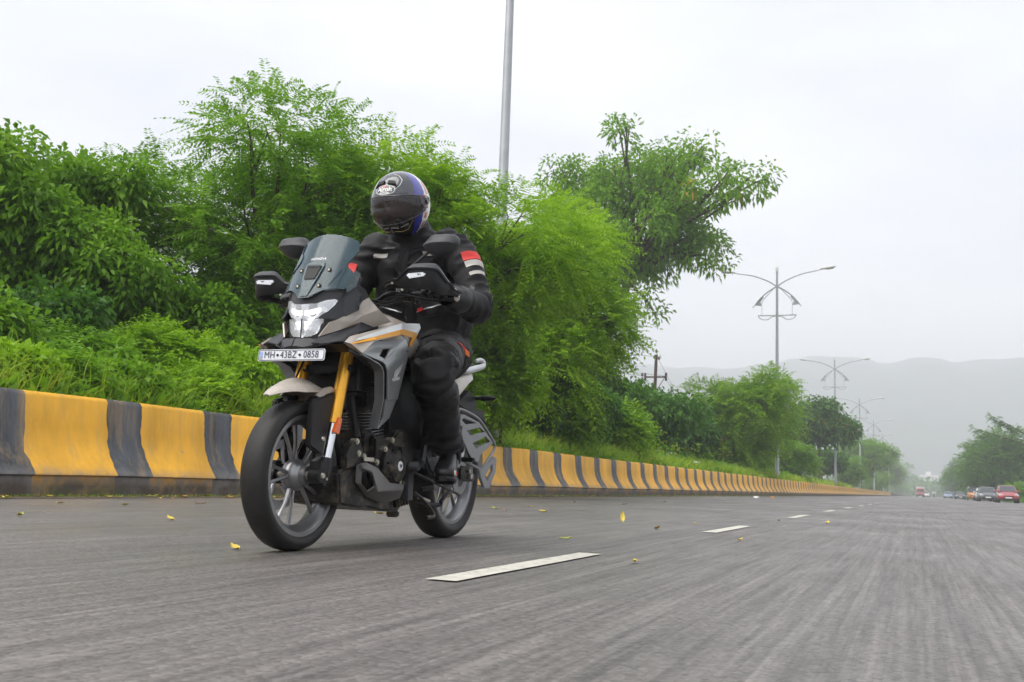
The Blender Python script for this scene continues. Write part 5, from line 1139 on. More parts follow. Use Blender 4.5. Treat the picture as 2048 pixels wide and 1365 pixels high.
def crown_points(c, r, lobes, n, rng, lr=(.22, .42), sp=(.45, 1.0)):
    """clump centres spread over uneven lobes; returns points and outward directions"""
    c = np.array(c); r = np.array(r); LC = []
    for k in range(lobes):
        d = unit(rng.normal(0, 1, 3)); d[2] = d[2] * .85 if d[2] > 0 else d[2] * .75; rad = rng.uniform(*sp)
        q = rng.uniform(*lr); LC.append((c + d * r * rad, r * q * np.array([rng.uniform(.8, 1.5), rng.uniform(.8, 1.5), rng.uniform(.6, 1.0)])))
    LC.append((c, r * .5)); P = []; O = []
    w = np.array([np.prod(l[1]) ** .67 for l in LC]); w /= w.sum()
    for (lc, lr), wk in zip(LC, w):
        m = max(3, int(n * wk)); d = unit(rng.normal(0, 1, (m, 3))); rad = rng.uniform(.25, 1.0, m) ** .45; P.append(lc + d * lr * rad[:, None]); O.append(unit(d + np.array([0, 0, .35])))
    return np.concatenate(P), np.concatenate(O), LC
def make_tree(name, label, cat, base, c, r, kind, mat, n, size, seed, group=None, lobes=12, lf=.06, wf=.024, trunk_r=.09, pairs=9, nl=26, dry=0.0, trunks=1, lr=(.22, .42), sp=(.45, 1.0)):
    rng = np.random.default_rng(seed); base = Vector(base); root = thing(name, base, label, cat, group)
    cl = np.array(c) - np.array(base); P, O, LC = crown_points(cl, r, lobes, n, rng, lr, sp)
    V4 = twigs_pinnate(P, O, size, rng, pairs, lf, wf) if kind == 'p' else twigs_broad(P, O, size, rng, nl, lf, wf)
    quad_mesh('crown' if cat == 'tree' else 'foliage', V4, mat, root)
    if dry > 0:
        k = rng.choice(len(P), max(2, int(len(P) * dry)), replace=False); quad_mesh('dry_leaves', twigs_broad(P[k], O[k], size * .6, rng, 10, lf * 1.2, wf * 1.3), LV['dry'], root)
    mb = MB(); hub = Vector(cl) - Vector((0, 0, r[2] * .45))
    for k in range(trunks):
        off = Vector((rng.normal(0, .25), rng.normal(0, .25), 0)) if trunks > 1 else Vector()
        mb.add(tube([off + Vector((0, 0, -.3)), off * .8 + Vector((hub.x * .3 + rng.normal(0, .06), hub.y * .3, hub.z * .45)), hub], [trunk_r * 1.25, trunk_r, trunk_r * .7], 8, sub=4))
    for lc, lr in LC[:-1]:
        e_ = Vector(lc); m_ = hub.lerp(e_, .5) + Vector((rng.normal(0, .1), rng.normal(0, .1), .12)) * r[2]
        mb.add(tube([hub, m_ * .5 + hub.lerp(e_, .5) * .5, e_], [trunk_r * .55, trunk_r * .35, trunk_r * .12], 6, sub=3))
        for _ in range(3):
            d = Vector(unit(rng.normal(0, 1, 3)) * lr * .9); mb.add(tube([hub.lerp(e_, .75), e_ + d * .5, e_ + d], [trunk_r * .2, trunk_r * .13, trunk_r * .05], 5, sub=2))
    add_mesh('trunk' if cat == 'tree' else 'stem', mb.v, mb.f, m_bark, root, smooth=60)
    return root
def place(px, py, X):
    """pixel on the row at lateral X, following the bend of the road"""
    x = X
    for _ in range(6): p = onx(px, py, x); x = X + bend(p.y)
    return onx(px, py, x)
def tree_px(name, label, cat, cx, cy, rx, ry, X, kind, mat, n, size, seed, gz=1.05, ryf=.85, bpx=None, **k):
    c = place(cx, cy, X); Z = (np.array(c) - np.array([0, 0, CAM_H])) @ ROT[:, 2]; R = rx * Z / FPX; H = ry * Z / FPX
    bs = place(bpx, cy, X) if bpx else c
    return make_tree(name, label, cat, (bs.x, bs.y, gz), c, (R * .9, R * ryf, H), kind, LV[mat], n, size, seed, **k)

# trees behind the barrier, from the rider's right hand side onwards
tree_px('broadleaf_tree', 'leafy broadleaf tree with pale gaps, beside the wide feathery tree', 'tree', 50, 480, 260, 225, -13.0, 'b', 'mid', 800, .34, 11, lf=.14, wf=.072, nl=34, trunk_r=.10, lobes=34, lr=(.11, .24), sp=(.45, 1.12))
tree_px('feathery_tree', 'wide feathery green tree behind the windscreen and right-hand mirror', 'tree', 545, 450, 320, 235, -11.0, 'p', 'mid', 2000, .66, 12, lf=.10, wf=.036, trunk_r=.11, pairs=10, lobes=30)
tree_px('feathery_tree', 'light green feathery tree directly behind the rider', 'tree', 880, 520, 275, 215, -8.4, 'p', 'lime', 2000, .62, 13, lf=.10, wf=.036, trunk_r=.11, pairs=10, lobes=28)
tree_px('feathery_tree', 'yellowish green bushy tree between rider and tall dark tree', 'tree', 1075, 618, 212, 215, -9.2, 'p', 'lime', 2000, .85, 14, lf=.145, wf=.05, trunk_r=.13, pairs=9, lobes=28)
tree_px('rain_tree', 'tall spreading tree with open branches, taller than its neighbours', 'tree', 1265, 440, 280, 255, -15.0, 'b', 'mid', 760, .72, 15, gz=1.0, bpx=1165, ryf=.6, lf=.34, wf=.14, nl=30, trunk_r=.30, lobes=60, dry=.012, lr=(.08, .17), sp=(.40, 1.08))
tree_px('roadside_tree', 'dark green leafy tree in front of the electricity pole', 'tree', 1285, 838, 100, 60, -11.2, 'b', 'dark', 520, .55, 16, lf=.24, wf=.11, nl=30, trunk_r=.10, lobes=18)
tree_px('roadside_tree', 'light feathery tree spreading in front of the bare-poled street lamp', 'tree', 1475, 835, 150, 92, -9.6, 'p', 'lime', 1500, 1.1, 17, lf=.20, wf=.07, trunk_r=.11, pairs=9, lobes=26)
tree_px('roadside_tree', 'small dark tree with thin bare stems and reddish dry leaves', 'tree', 1635, 856, 72, 55, -9.6, 'b', 'dark', 380, .9, 18, lf=.42, wf=.2, nl=26, trunk_r=.09, dry=.05, trunks=3, lobes=18)
tree_px('roadside_tree', 'low wide tree under the street lamp beside the hills', 'tree', 1722, 912, 72, 46, -9.6, 'p', 'mid', 900, 1.5, 19, lf=.34, wf=.13, trunk_r=.12, pairs=7, lobes=18)
tree_px('roadside_tree', 'rounded tree at the far end of the barrier', 'tree', 1775, 935, 44, 38, -9.6, 'p', 'mid', 760, 1.9, 20, lf=.48, wf=.18, trunk_r=.14, pairs=6, lobes=16)
tree_px('roadside_tree', 'hazy last tree of the median row', 'tree', 1808, 956, 30, 28, -9.4, 'p', 'mid', 640, 2.4, 21, lf=.62, wf=.24, trunk_r=.15, pairs=6, lobes=14)
# far side of the road
tree_px('spreading_tree', 'spreading tree with level branches behind the red car', 'tree', 2045, 930, 105, 68, 12.5, 'p', 'haze', 1500, 1.7, 31, gz=.2, lf=.36, wf=.13, trunk_r=.2, pairs=8, lobes=24)
tree_px('spreading_tree', 'tree overhanging the parked grey car', 'tree', 1978, 947, 66, 50, 12.0, 'p', 'haze', 1100, 2.0, 32, gz=.2, lf=.46, wf=.17, trunk_r=.2, pairs=7, lobes=18)
tree_px('spreading_tree', 'pale hazy tree beyond the parked cars', 'tree', 1932, 960, 38, 38, 12.0, 'p', 'haze', 900, 2.6, 33, gz=.2, lf=.62, wf=.22, trunk_r=.2, pairs=6, lobes=16)
tree_px('spreading_tree', 'farthest tree along the right-hand verge', 'tree', 1910, 968, 24, 27, 12.0, 'p', 'haze', 700, 3.4, 34, gz=.2, lf=.82, wf=.3, trunk_r=.2, pairs=6, lobes=14)
# level boughs that reach out over the verge
rng = np.random.default_rng(77); rt = [o for o in col.objects if o.name.startswith('spreading_tree')][0]; C_ = []; mbb = MB()
for (x0, y0, x1, y1) in ((2048, 868, 1984, 834), (2048, 890, 1950, 858), (2030, 902, 1962, 876), (2010, 912, 1926, 890), (2000, 930, 1945, 912)):
    a, b_ = place(x0, y0, 12.5), None; Ya = a.y; b_ = ony(x1, y1, Ya - 2); mbb.add(tube([a - rt.location, (a * .5 + b_ * .5) - rt.location + Vector((0, 0, .1)), b_ - rt.location], [.10, .06, .02], 6, sub=3))
    for k in range(26): f = (k + 1) / 26; p = np.array(a.lerp(b_, f)) - np.array(rt.location); C_.append(p + rng.normal(0, .22, 3) * np.array([1, 1.5, .7]))
C_ = np.array(C_); quad_mesh('bough_leaves', twigs_pinnate(C_, unit(np.stack([-np.ones(len(C_)), np.zeros(len(C_)), np.full(len(C_), .15)], 1)), .75, rng, 7, .30, .11), LV['haze'], rt); add_mesh('bough', mbb.v, mbb.f, m_bark, rt)

# shrubs crowding over the barrier
SHR = [(-50, 700, 140, 120, 'mid', 'b', -9.8, 'shrub of mid-green leaves under the broadleaf tree'), (75, 690, 125, 110, 'dark', 'b', -10.2, 'dark leafy shrub over the widest yellow stripe'), (170, 735, 100, 85, 'mid', 'p', -9.4, 'feathery low shrub between two leafy ones'), (255, 610, 140, 150, 'mid', 'b', -11.4, 'tall leafy shrub filling the gap beside the wide feathery tree'),
       (330, 735, 95, 80, 'lime', 'p', -9.3, 'yellowish feathery shrub just above the barrier'), (400, 680, 105, 115, 'mid', 'b', -10.4, 'leafy shrub level with the right-hand guard'), (470, 755, 85, 65, 'lime', 'b', -9.2, 'small bright shrub behind the number plate'), (540, 680, 110, 125, 'mid', 'p', -10.2, 'feathery shrub behind the headlight'), (640, 690, 105, 120, 'mid', 'p', -9.9, 'feathery shrub behind the fuel tank'),
       (740, 720, 95, 130, 'mid', 'b', -9.7, 'leafy shrub mostly hidden behind the rider'), (860, 760, 90, 120, 'lime', 'p', -8.5, "bright feathery shrub behind the rider's knee"), (985, 740, 85, 130, 'lime', 'p', -7.95, 'feathery shrub above the tail of the motorcycle'), (1050, 800, 72, 90, 'dark', 'b', -9.4, 'dark shrub behind the slatted side guard'), (1115, 825, 62, 70, 'mid', 'p', -9.0, 'small feathery shrub past the slatted side guard'), (1175, 835, 60, 68, 'dark', 'b', -9.5, 'dark round shrub next to the yellow weeds'), (1235, 865, 48, 50, 'lime', 'p', -9.0, 'bright shrub at the start of the tall grass'),
       (130, 560, 170, 160, 'mid', 'b', -12.0, 'tall shrub seen through the gaps of the broadleaf tree'), (1200, 770, 90, 80, 'dark', 'b', -11.5, 'dark tall shrub left of the electricity pole'), (1350, 868, 66, 44, 'dark', 'b', -11.6, 'dark low shrub behind the yellow weeds'), (1430, 886, 60, 40, 'mid', 'b', -11.0, 'broad-leaved low shrub under the light feathery tree'), (1505, 908, 50, 32, 'mid', 'b', -10.2, 'glossy low shrub left of the bare lamp pole'), (1580, 922, 48, 34, 'mid', 'p', -9.4, 'low shrub between the bare lamp pole and the small dark tree'), (1650, 925, 44, 32, 'dark', 'b', -9.8, 'dark low shrub under the small dark tree'), (1700, 945, 36, 26, 'mid', 'p', -9.3, 'low shrub at the foot of the lamp beside the hills'), (1750, 962, 34, 22, 'mid', 'p', -9.2, 'low shrub below the low wide tree'), (1795, 974, 26, 18, 'mid', 'p', -9.2, 'last low shrub before the road closes in haze'),
       (20, 768, 90, 48, 'lime', 'b', -8.5, 'low bright leafy clump hanging over the barrier end'), (235, 782, 90, 46, 'mid', 'b', -8.5, 'low leafy clump above the second dark stripe'), (395, 795, 80, 42, 'lime', 'p', -8.4, 'low feathery clump beside the front wheel'), (120, 772, 80, 46, 'mid', 'p', -8.6, 'low feathery clump above the widest yellow stripe'),
       (2046, 992, 24, 20, 'mid', 'p', 9.9, 'bright low bush beside the red car'), (1940, 990, 18, 12, 'mid', 'p', 10.0, 'low bush behind the three-wheeler')]
for i, (cx, cy, rx, ry, mt, kd, X, lab) in enumerate(SHR):
    f = 1 + max(0, cx - 500) / 700 if cx < 1900 else 3.5
    gz = 1.0 if X < 0 else .1
    if kd == 'b': tree_px('shrub', lab, 'shrub', cx, cy, rx, ry, X, 'b', mt, 320, .24 * f, 100 + i, gz=gz, lf=.12 * f, wf=.062 * f, nl=30, trunk_r=.03, trunks=3, lobes=14, ryf=.75)
    else: tree_px('shrub', lab, 'shrub', cx, cy, rx, ry, X, 'p', mt, 520, .40 * f, 100 + i, gz=gz, lf=.075 * f, wf=.03 * f, pairs=8, trunk_r=.03, trunks=3, lobes=14, ryf=.75)
# grass and weeds on the bank, one mass nobody could count
def grass_patch(name, label, n, yr, xr, hh, mat, seed, zf, wide=.014):
    rng = np.random.default_rng(seed); u = rng.uniform(0, 1, n); Y = yr[0] * (yr[1] / yr[0]) ** u; X = rng.uniform(xr[0], xr[1], n) + np.array([bend(y) for y in Y]); Z = zf(X - np.array([bend(y) for y in Y]))
    P = np.stack([X, Y, Z], 1); D = unit(np.stack([rng.normal(0, .38, n), rng.normal(0, .38, n), np.ones(n)], 1)); sc = np.clip(Y / 18, .8, 4)
    V = leaves(P, D, hh * rng.uniform(.5, 1.2, n), wide * sc, rng, .1, .30); o = quad_mesh(name, V, LV[mat]); tag(o, label, None, None, 'stuff'); return o
bz = lambda x: np.interp(-x, [7.8, 8.3, 9.2, 11, 16], [.78, .95, 1.05, 1.1, 1.0])
grass_patch('grass', 'long yellowish grass and weeds on the bank behind the barrier', 36000, (5, 130), (-9.9, -7.82), .68, 'grass', 51, bz)
grass_patch('creeper', 'broad-leaved creeper and weeds spilling over the barrier top', 16000, (5, 60), (-9.2, -7.80), .42, 'mid', 55, bz, wide=.075)
grass_patch('weeds', 'green weeds and ground cover under the shrubs', 26000, (5, 120), (-13, -8.6), .8, 'mid', 52, bz, wide=.04)
grass_patch('verge_grass', 'green grass along the far right-hand verge', 14000, (60, 320), (9.0, 16), .7, 'haze', 53, lambda x: np.interp(x, [9, 11, 20], [-.02, .12, .2]), wide=.03)
grass_patch('moss_tufts', 'short grass tufts at the foot of the barrier', 3500, (5, 70), (-7.44, -7.25), .05, 'grass', 54, lambda x: x * 0 + .0, wide=.006)
# individual weeds with yellow tips in the open stretch of bank
rng = np.random.default_rng(61)
for i in range(14):
    px = 1235 + 23 * i + rng.uniform(-8, 8); py = float(np.interp(px, [1235, 1560], [905, 935])) - rng.uniform(0, 26); X = -8.6 - rng.uniform(0, 1.3); c = place(px, py, X)
    h = c.z - 1.0 + .3; root = thing('weed_plant', (c.x, c.y, 1.0), 'tall yellow-tipped weed growing on the open grassy bank', 'plant', 'yellow-tipped weeds on the bank')
    n = 60; f = rng.uniform(.1, 1, n); P = np.stack([rng.normal(0, .16, n), rng.normal(0, .16, n), f * h], 1); D = unit(np.stack([rng.normal(0, 1, n), rng.normal(0, 1, n), rng.uniform(.1, .9, n)], 1))
    quad_mesh('foliage', leaves(P[:44], D[:44], .26, .09, rng), LV['grass' if i % 2 else 'mid'], root); quad_mesh('flower_head', leaves(P[44:] + np.array([0, 0, h * .35]), D[44:], .16, .05, rng), LV['dry' if i % 3 == 0 else 'grass'], root)['kind'] = 'stuff'
    add_mesh('stem', *tube([(0, 0, -.2), (rng.normal(0, .05), 0, h * .6), (rng.normal(0, .08), 0, h * 1.25)], [.018, .014, .006], 5), LV['grass'], root)

# fallen leaves on the road
lf_o = None; rngl = np.random.default_rng(5)
spots = [onz(x, y) for x, y in ((1243, 1043), (1315, 1060), (1390, 1050), (1130, 1080), (1270, 1127), (1480, 1083), (1558, 1043), (1655, 1048), (1085, 1025), (990, 1019), (1060, 1014), (340, 1041), (470, 1100), (40, 1034), (250, 1012), (1010, 1022), (1250, 1010), (1150, 1005), (1330, 1005), (1420, 1003), (700, 1020), (760, 1030), (930, 1045), (400, 1010), (120, 1008))]
for k in range(170): spots.append(Vector((-7.30 + abs(rngl.normal(0, .28)), 5.5 * (8 ** rngl.uniform(0, 1)), 0)))
def leaf_geo(seed):
    r_ = np.random.default_rng(seed); L_, W_ = .085, .032; P = []
    for k in range(7):
        f = k / 6; w_ = W_ * math.sin(math.pi * min(.98, f + .03)) ** .8; z = .004 + .022 * (f - .4) ** 2 * r_.uniform(.5, 2.2)
        P += [Vector((-w_ / 2, (f - .5) * L_, z + .006)), Vector((0, (f - .5) * L_, z)), Vector((w_ / 2, (f - .5) * L_, z + .004 + .008 * r_.uniform()))]
    F_ = [(3 * k + a, 3 * k + a + 1, 3 * k + a + 4, 3 * k + a + 3) for k in range(6) for a in (0, 1)]; return P, F_
m_fl = [M('fallen_leaf_yellow', (.62, .46, .05), .5, var=.2), M('fallen_leaf_green', (.42, .42, .05), .5, var=.2), M('fallen_leaf_brown', (.33, .17, .05), .6, var=.25)]
base_l = []
for k in range(3):
    me = bpy.data.meshes.new('fallen_leaf'); P, F_ = leaf_geo(k); me.from_pydata([tuple(p) for p in P], [], F_); me.shade_smooth(); me.materials.append(m_fl[k]); base_l.append(me)
for i, p in enumerate(spots):
    k = 0 if i in (0, 1, 2) else int(rngl.choice(3, p=[.55, .25, .2])); o = bpy.data.objects.new('fallen_leaf', base_l[k]); col.objects.link(o); s_ = rngl.uniform(.7, 1.25); o.scale = (s_, s_, s_)
    near = p.x > -6.6; o.location = (p.x, p.y, .002 if near else .008); o.rotation_euler = (rngl.normal(0, .10), rngl.normal(0, .10), rngl.uniform(0, 6.28)); 
    if near: tag(o, 'dry yellowish leaf lying on the open asphalt of the road', 'leaf', 'fallen leaves on the asphalt')
    else: tag(o, 'dry leaf lying in the gutter at the foot of the barrier', 'leaf', 'fallen leaves along the barrier')
    if i == 0: o.rotation_euler = (.9, .3, .7); o.location.z = .03; o.scale = (1.3, 1.3, 1.3); o['label'] = 'curled yellow leaf standing on edge on the asphalt'; del o['group']
# litter
m_lit = M('white_plastic', (.72, .72, .70), .4, var=.06)
def litter(p, s_, lab, seed, mat=m_lit):
    r_ = np.random.default_rng(seed); V, Fc = icosph((0, 0, 0), s_, 2); V = [Vector((v.x * 1.2 * (1 + r_.normal(0, .15)), v.y * (1 + r_.normal(0, .15)), abs(v.z) * .6 * (1 + r_.normal(0, .2)))) for v in V]
    o = add_mesh('litter', V, Fc, mat, smooth=0); o.location = p; return tag(o, lab, 'litter')
litter(place(1393, 926, -8.3) , .10, 'crumpled white plastic bag lying in the grass on the bank', 1)
litter(onz(1507, 996) + Vector((.1, 0, 0)), .10, 'white scrap of litter at the foot of the barrier', 2); litter(onz(1545, 996), .08, 'orange-brown scrap of litter at the foot of the barrier', 3, M('brown_paper', (.5, .25, .08), .7))
# ================================================================== parked cars, far traffic, far building
m_tint = M('car_glass', (.03, .04, .045), .08, var=.05, coat=1); m_ctyre = M('car_tyre', (.02, .02, .02), .7); m_calloy = M('car_alloy', (.35, .35, .36), .35, metal=.8); m_cblk = M('car_black_trim', (.02, .02, .022), .5)
m_chl = M('car_headlamp', (.75, .77, .8), .15, metal=.4, coat=1); m_cplate = M('car_plate', (.75, .75, .72), .4); m_amber = M('amber_lamp', (.7, .25, .03), .3)
def make_car(label, loc, paint, L_=3.9, W_=1.66, H_=1.5, group=None, rz=0.0):
    """hatchback facing -Y, bonnet, cabin and glass shaped by sections"""
    root = thing('car', loc, label, 'car', group, rz); hw = W_ / 2
    def sec(y, w_, z0, z1, p=3.4): return ellring((0, y, (z0 + z1) / 2), (w_, 0, 0), (0, 0, (z1 - z0) / 2), 28, p)
    h = H_ / 1.5
    add_mesh('body', *loft([sec(-L_ / 2, hw * .80, .30, .62 * h), sec(-L_ / 2 + .08, hw * .92, .22, .74 * h), sec(-L_ / 2 + .5, hw, .2, .86 * h), sec(-L_ / 2 + 1.0, hw, .2, .95 * h), sec(0, hw, .2, 1.0 * h), sec(L_ / 2 - .5, hw, .22, 1.02 * h), sec(L_ / 2 - .05, hw * .94, .3, .98 * h), sec(L_ / 2, hw * .85, .38, .86 * h)]), paint, root, smooth=50)
    def cab(y, w_, z): return [Vector((-w_, y, z)), Vector((w_, y, z))]
    y0, y1, y2, y3 = -L_ / 2 + .95, -L_ / 2 + 1.65, L_ / 2 - .75, L_ / 2 - .12
    V = [Vector((s * hw * .90, y0, .93 * h)) for s in (-1, 1)] + [Vector((s * hw * .72, y1, 1.46 * h)) for s in (-1, 1)] + [Vector((s * hw * .72, y2, H_)) for s in (-1, 1)] + [Vector((s * hw * .88, y3, .98 * h)) for s in (-1, 1)]
    add_mesh('cabin', V, [(0, 1, 3, 2), (2, 3, 5, 4), (4, 5, 7, 6), (0, 2, 4, 6), (1, 7, 5, 3)], paint, root, bevel=.05, segs=3, smooth=50)
    def quad(nm, q, off, mat): n = (q[1] - q[0]).cross(q[2] - q[0]).normalized(); return add_mesh(nm, *prism([p + n * off for p in q], -n * .02), mat, root, smooth=0)
    a, b_, c_, d_ = V[0], V[1], V[3], V[2]; quad('windscreen', [a.lerp(b_, .07).lerp(d_.lerp(c_, .07), .10), a.lerp(b_, .93).lerp(d_.lerp(c_, .93), .10), a.lerp(b_, .93).lerp(d_.lerp(c_, .93), .92), a.lerp(b_, .07).lerp(d_.lerp(c_, .07), .92)], .012, m_tint)
    for s in (0, 1):
        p = [V[0 + s], V[2 + s], V[4 + s], V[6 + s]]; m1 = p[0].lerp(p[3], .5); m2 = p[1].lerp(p[2], .5)
        for q in ([p[0].lerp(p[3], .12), m1.lerp(p[3], -.04), m2.lerp(p[2], -.04), p[1].lerp(p[2], .04)], [m1.lerp(p[3], .05), p[0].lerp(p[3], .86), p[1].lerp(p[2], .94), m2.lerp(p[2], .05)]):
            cen = sum(q, Vector()) / 4; q = [cen + (x - cen) * .86 for x in q]; q = q if s else q[::-1]; quad('side_window', q[::-1], .012, m_tint)
    for s in (1, -1):
        for y in (-L_ / 2 + .75, L_ / 2 - .7):
            wv = add_mesh('wheel', *lathe([(-.10, .001), (-.10, .20), (-.04, .22), (.06, .21), (.10, .2), (.10, .001)], (s * (hw - .10), y, .30), n=20), m_calloy, root); add_mesh('tyre', *lathe([(-.10, .2), (-.11, .26), (-.08, .30), (.08, .30), (.11, .26), (.10, .2)], (s * (hw - .10), y, .30), n=24, closed=True), m_ctyre, wv)
        add_mesh('headlight', *loft([ellring((s * hw * .70, -L_ / 2 + .06 + k * .06, .66 * h), (.16 + .02 * k, 0, 0), (0, 0, .085 + .01 * k), 12, 2.4) for k in range(3)]), m_chl, root); add_mesh('wing_mirror', *icosph((s * (hw + .09), -L_ / 2 + 1.2, 1.0 * h), .11, 2, (1, .5, .7)), paint, root)
    add_mesh('grille', *box((0, -L_ / 2 + .015, .58 * h), (hw * .95, .05, .10)), m_cblk, root, bevel=.01); add_mesh('lower_grille', *box((0, -L_ / 2 - .01, .36 * h), (hw * 1.1, .06, .13)), m_cblk, root, bevel=.01)
    add_mesh('number_plate', *box((0, -L_ / 2 - .05, .44 * h), (.5, .02, .11)), m_cplate, root, bevel=.004); add_mesh('bumper', *box((0, -L_ / 2 + .02, .27 * h), (hw * 1.7, .12, .10)), m_cblk, root, bevel=.03)
    return root
def paint(n, c, r=.28, mtl=.3): return M(n, c, r, metal=mtl, var=.05, coat=1)
def at(px, py, Y): p = ony(px, py, Y); return (p.x, p.y, -.03)
make_car('dark red hatchback parked on the right-hand verge', at(2014, 1005, 96), paint('red_car_paint', (.33, .025, .03)))
make_car('dark grey car parked behind the red hatchback', at(1974, 1002, 112), paint('grey_car_paint', (.07, .08, .085)), 4.2, 1.7, 1.5)
make_car('white car half hidden behind the dark grey car', at(1966, 1000, 128), paint('white_car_paint', (.7, .71, .7)), 4.1, 1.7, 1.5)
make_car('pale blue car coming along the hazy road', at(1896, 997, 240), paint('blue_car_paint', (.22, .30, .45)), 4.2, 1.7, 1.5)
make_car('white car in the haze beside the small truck', at(1852, 996, 300), paint('pearl_car_paint', (.66, .66, .64)), 4.2, 1.75, 1.6)
make_car('low dark car at the foot of the right-hand trees', at(1921, 999, 190), paint('black_car_paint', (.03, .03, .035)), 4.0, 1.65, 1.35)
# three-wheeler
tw = thing('auto_rickshaw', at(1946, 1001, 140), 'black and orange three-wheeler parked ahead of the grey car', 'rickshaw')
m_twb = paint('rickshaw_black', (.03, .03, .03)); m_two = paint('rickshaw_orange', (.55, .2, .04))
add_mesh('body', *loft([ellring((0, y, (a + b_) / 2), (w_, 0, 0), (0, 0, (b_ - a) / 2), 20, 3.5) for y, w_, a, b_ in ((-1.3, .35, .3, .8), (-1.1, .5, .25, 1.0), (-.6, .62, .22, 1.05), (.9, .66, .25, 1.1), (1.25, .62, .3, 1.05))]), m_two, tw)
add_mesh('canopy', *loft([ellring((0, y, z), (w_, 0, 0), (0, 0, h_), 20, 3.2) for y, w_, z, h_ in ((-1.0, .5, 1.35, .35), (-.7, .62, 1.38, .36), (.9, .65, 1.4, .38), (1.2, .6, 1.35, .33))]), m_twb, tw)
add_mesh('windscreen', *box((0, -1.08, 1.28), (.85, .03, .45), Euler((-.25, 0, 0)).to_matrix()), m_tint, tw, bevel=.01)
for x, y in ((0, -1.15), (.55, .85), (-.55, .85)): add_mesh('wheel', *lathe([(-.06, .001), (-.06, .2), (-.03, .23), (.03, .23), (.06, .2), (.06, .001)], (x, y, .23), n=18), m_ctyre, tw)
add_mesh('headlight', *icosph((0, -1.34, .72), .1, 2, (1, .4, 1)), m_chl, tw)
# small truck
tk = thing('truck', at(1841, 996, 285), 'small red-cabbed truck far down the hazy road', 'truck'); m_tk = paint('truck_red', (.42, .10, .08)); m_tkw = paint('truck_box', (.6, .58, .55))
add_mesh('cab', *loft([ellring((0, y, 1.35), (w_, 0, 0), (0, 0, h_), 16, 5) for y, w_, h_ in ((-3.0, .9, .85), (-2.9, 1.0, .95), (-1.6, 1.0, 1.0), (-1.55, .98, .98))]), m_tk, tk); add_mesh('cargo_box', *box((0, .9, 1.75), (2.1, 4.7, 2.0)), m_tkw, tk, bevel=.04); add_mesh('windscreen', *box((0, -3.02, 1.75), (1.6, .06, .6)), m_tint, tk, bevel=.02); add_mesh('bumper', *box((0, -3.05, .55), (1.9, .15, .25)), m_cblk, tk, bevel=.03)
for x in (-.85, .85):
    for y in (-2.3, 2.2): add_mesh('wheel', *lathe([(-.12, .001), (-.12, .36), (-.08, .4), (.08, .4), (.12, .36), (.12, .001)], (x, y, .4), n=18), m_ctyre, tk)
    add_mesh('headlight', *icosph((x * .85, -3.02, .85), .14, 2, (1, .3, 1)), m_chl, tk)
# far rider on a scooter, and a person standing by the verge
def figure(name, label, loc, seated, shirt, trousers):
    o = thing(name, loc, label, 'person'); mb = MB()
    if seated: hip = .82; J = [((.1, .1, .82), (.2, -.25, .8), (.16, -.2, .42), (.16, -.3, .36)), ((.18, .0, 1.35), (.32, -.15, 1.12), (.3, -.42, 1.05))]
    else: hip = .9; J = [((.1, 0, .9), (.11, -.02, .48), (.11, .02, .06), (.11, -.16, .04)), ((.19, 0, 1.4), (.25, .03, 1.12), (.24, -.06, .86))]
    mb.add(loft([ellring((0, .02, z), (a, 0, 0), (0, b_, 0), 14, 2.3) for z, a, b_ in ((hip - .08, .13, .11), (hip + .05, .165, .125), (hip + .25, .15, .115), (hip + .45, .185, .125), (hip + .54, .13, .1), (hip + .60, .055, .06), (hip + .66, .05, .055))]))
    for s in (1, -1):
        mb.add(tube([(s * x, y, z) for x, y, z in J[0]], [.085, .065, .045, .035], 10, sub=3)); mb.add(tube([(s * x, y, z) for x, y, z in J[1]], [.055, .045, .035], 8, sub=3))
    b0 = add_mesh('body', mb.v, mb.f, shirt, o); add_mesh('head', *icosph((0, -.01, hip + .76), .105, 2, (.85, 1, 1.15)), m_skin, o); add_mesh('hair', *icosph((0, .015, hip + .80), .108, 2, (.9, 1, .95)), m_cblk, o)
    return o
m_shirt = M('pale_shirt', (.45, .52, .6), .8); m_shirt2 = M('white_shirt', (.65, .66, .66), .8)
sc0 = thing('scooter', at(1868, 996, 260), 'dark scooter ridden along the middle of the hazy road', 'scooter')
add_mesh('body', *loft([ellring((0, y, z), (w_, 0, 0), (0, 0, h_), 12, 2.6) for y, z, w_, h_ in ((-.5, .75, .14, .28), (-.35, .6, .16, .25), (-.1, .4, .14, .1), (.2, .5, .16, .2), (.6, .68, .15, .12))]), m_cblk, sc0); add_mesh('seat', *box((0, .3, .78), (.26, .65, .08)), m_cblk, sc0, bevel=.03)
add_mesh('handlebar', *tube([(-.33, -.4, 1.05), (0, -.45, 1.03), (.33, -.4, 1.05)], .02, 8, sub=3), m_cblk, sc0); add_mesh('headlight', *icosph((0, -.56, .95), .09, 2), m_chl, sc0)
for y in (-.62, .62): add_mesh('wheel', *lathe([(-.05, .05), (-.05, .2), (0, .24), (.05, .2), (.05, .05)], (0, y, .24), n=18), m_ctyre, sc0)
p0 = at(1868, 996, 260); figure('person', 'distant rider in a white shirt seated on the scooter', (p0[0], p0[1] + .2, p0[2] + .0), True, m_shirt2, None)
figure('person', 'distant person in pale blue standing at the right-hand verge', at(1907, 998, 215), False, m_shirt, None)
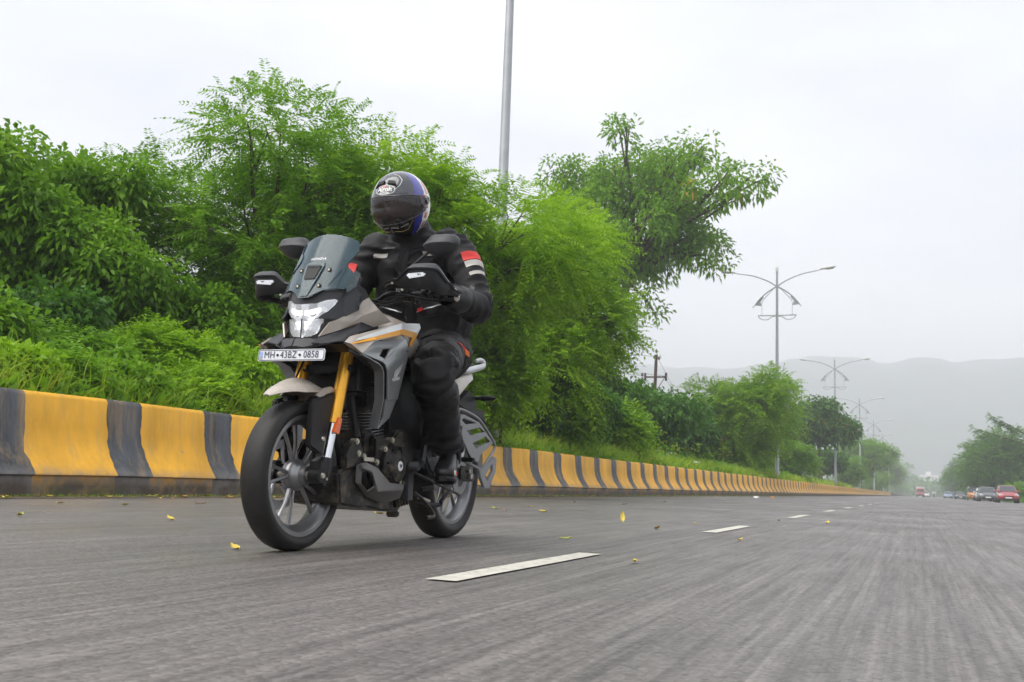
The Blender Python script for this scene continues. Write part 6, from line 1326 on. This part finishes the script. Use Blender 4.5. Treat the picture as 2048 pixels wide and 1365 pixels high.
# white building on the rise at the end of the road
m_bw = M('white_render', (.72, .70, .66), .7, var=.08, scale=.4); m_win = M('far_window', (.06, .08, .09), .15)
bp_ = ony(1862, 965, 760); bl = thing('building', (bp_.x, 760, 0), 'white flat-roofed building above the trees at the end of the road', 'building'); zt = ony(1862, 951, 760).z; q = 760 / 2000 * 1.08
add_mesh('main_block', *box((0, 0, zt / 2), (36 * q, 14, zt)), m_bw, bl); add_mesh('side_block', *box((-26 * q, 3, zt * .42), (18 * q, 12, zt * .84)), m_bw, bl); add_mesh('side_block', *box((25 * q, 3, zt * .40), (16 * q, 12, zt * .80)), m_bw, bl); add_mesh('roof_room', *box((-4 * q, 0, zt + 1.2), (8 * q, 6, 2.4)), m_bw, bl)
for k in range(6):
    for r_ in range(2): add_mesh('window', *box((-13 * q + k * 5.2 * q, -7.02, zt - 2.4 - r_ * 3.4), (2.4 * q, .1, 1.5)), m_win, bl)
# wooded rise that closes the road
rng = np.random.default_rng(91); n = 1500; C_ = np.stack([rng.uniform(-120, 160, n), rng.uniform(560, 720, n), np.zeros(n)], 1); C_[:, 2] = rng.uniform(.2, 1, n) ** .6 * (4.5 + 1.5 * np.sin(C_[:, 0] * .11) + 1 * np.sin(C_[:, 0] * .31))
fw_ = quad_mesh('distant_wood', twigs_broad(C_, np.tile([0, 0, 1.0], (n, 1)), 3.2, rng, 16, 2.6, 1.7), LV['haze']); tag(fw_, 'hazy green wood closing the end of the road', None, None, 'stuff')
# ================================================================== haze
hz = add_mesh('haze', *box((0, 1250, 149), (8200, 2700, 302)), None, smooth=0); tag(hz, 'thin pale monsoon haze', None, None, 'stuff')
m, t, b = new_mat('haze_air'); t.nodes.remove(b); pv = t.nodes.new('ShaderNodeVolumePrincipled'); pv.inputs['Color'].default_value = (.93, .96, 1.0, 1); pv.inputs['Density'].default_value = .0010; pv.inputs['Anisotropy'].default_value = .0
t.links.new(pv.outputs['Volume'], t.nodes['Material Output'].inputs['Volume']); hz.data.materials.append(m)
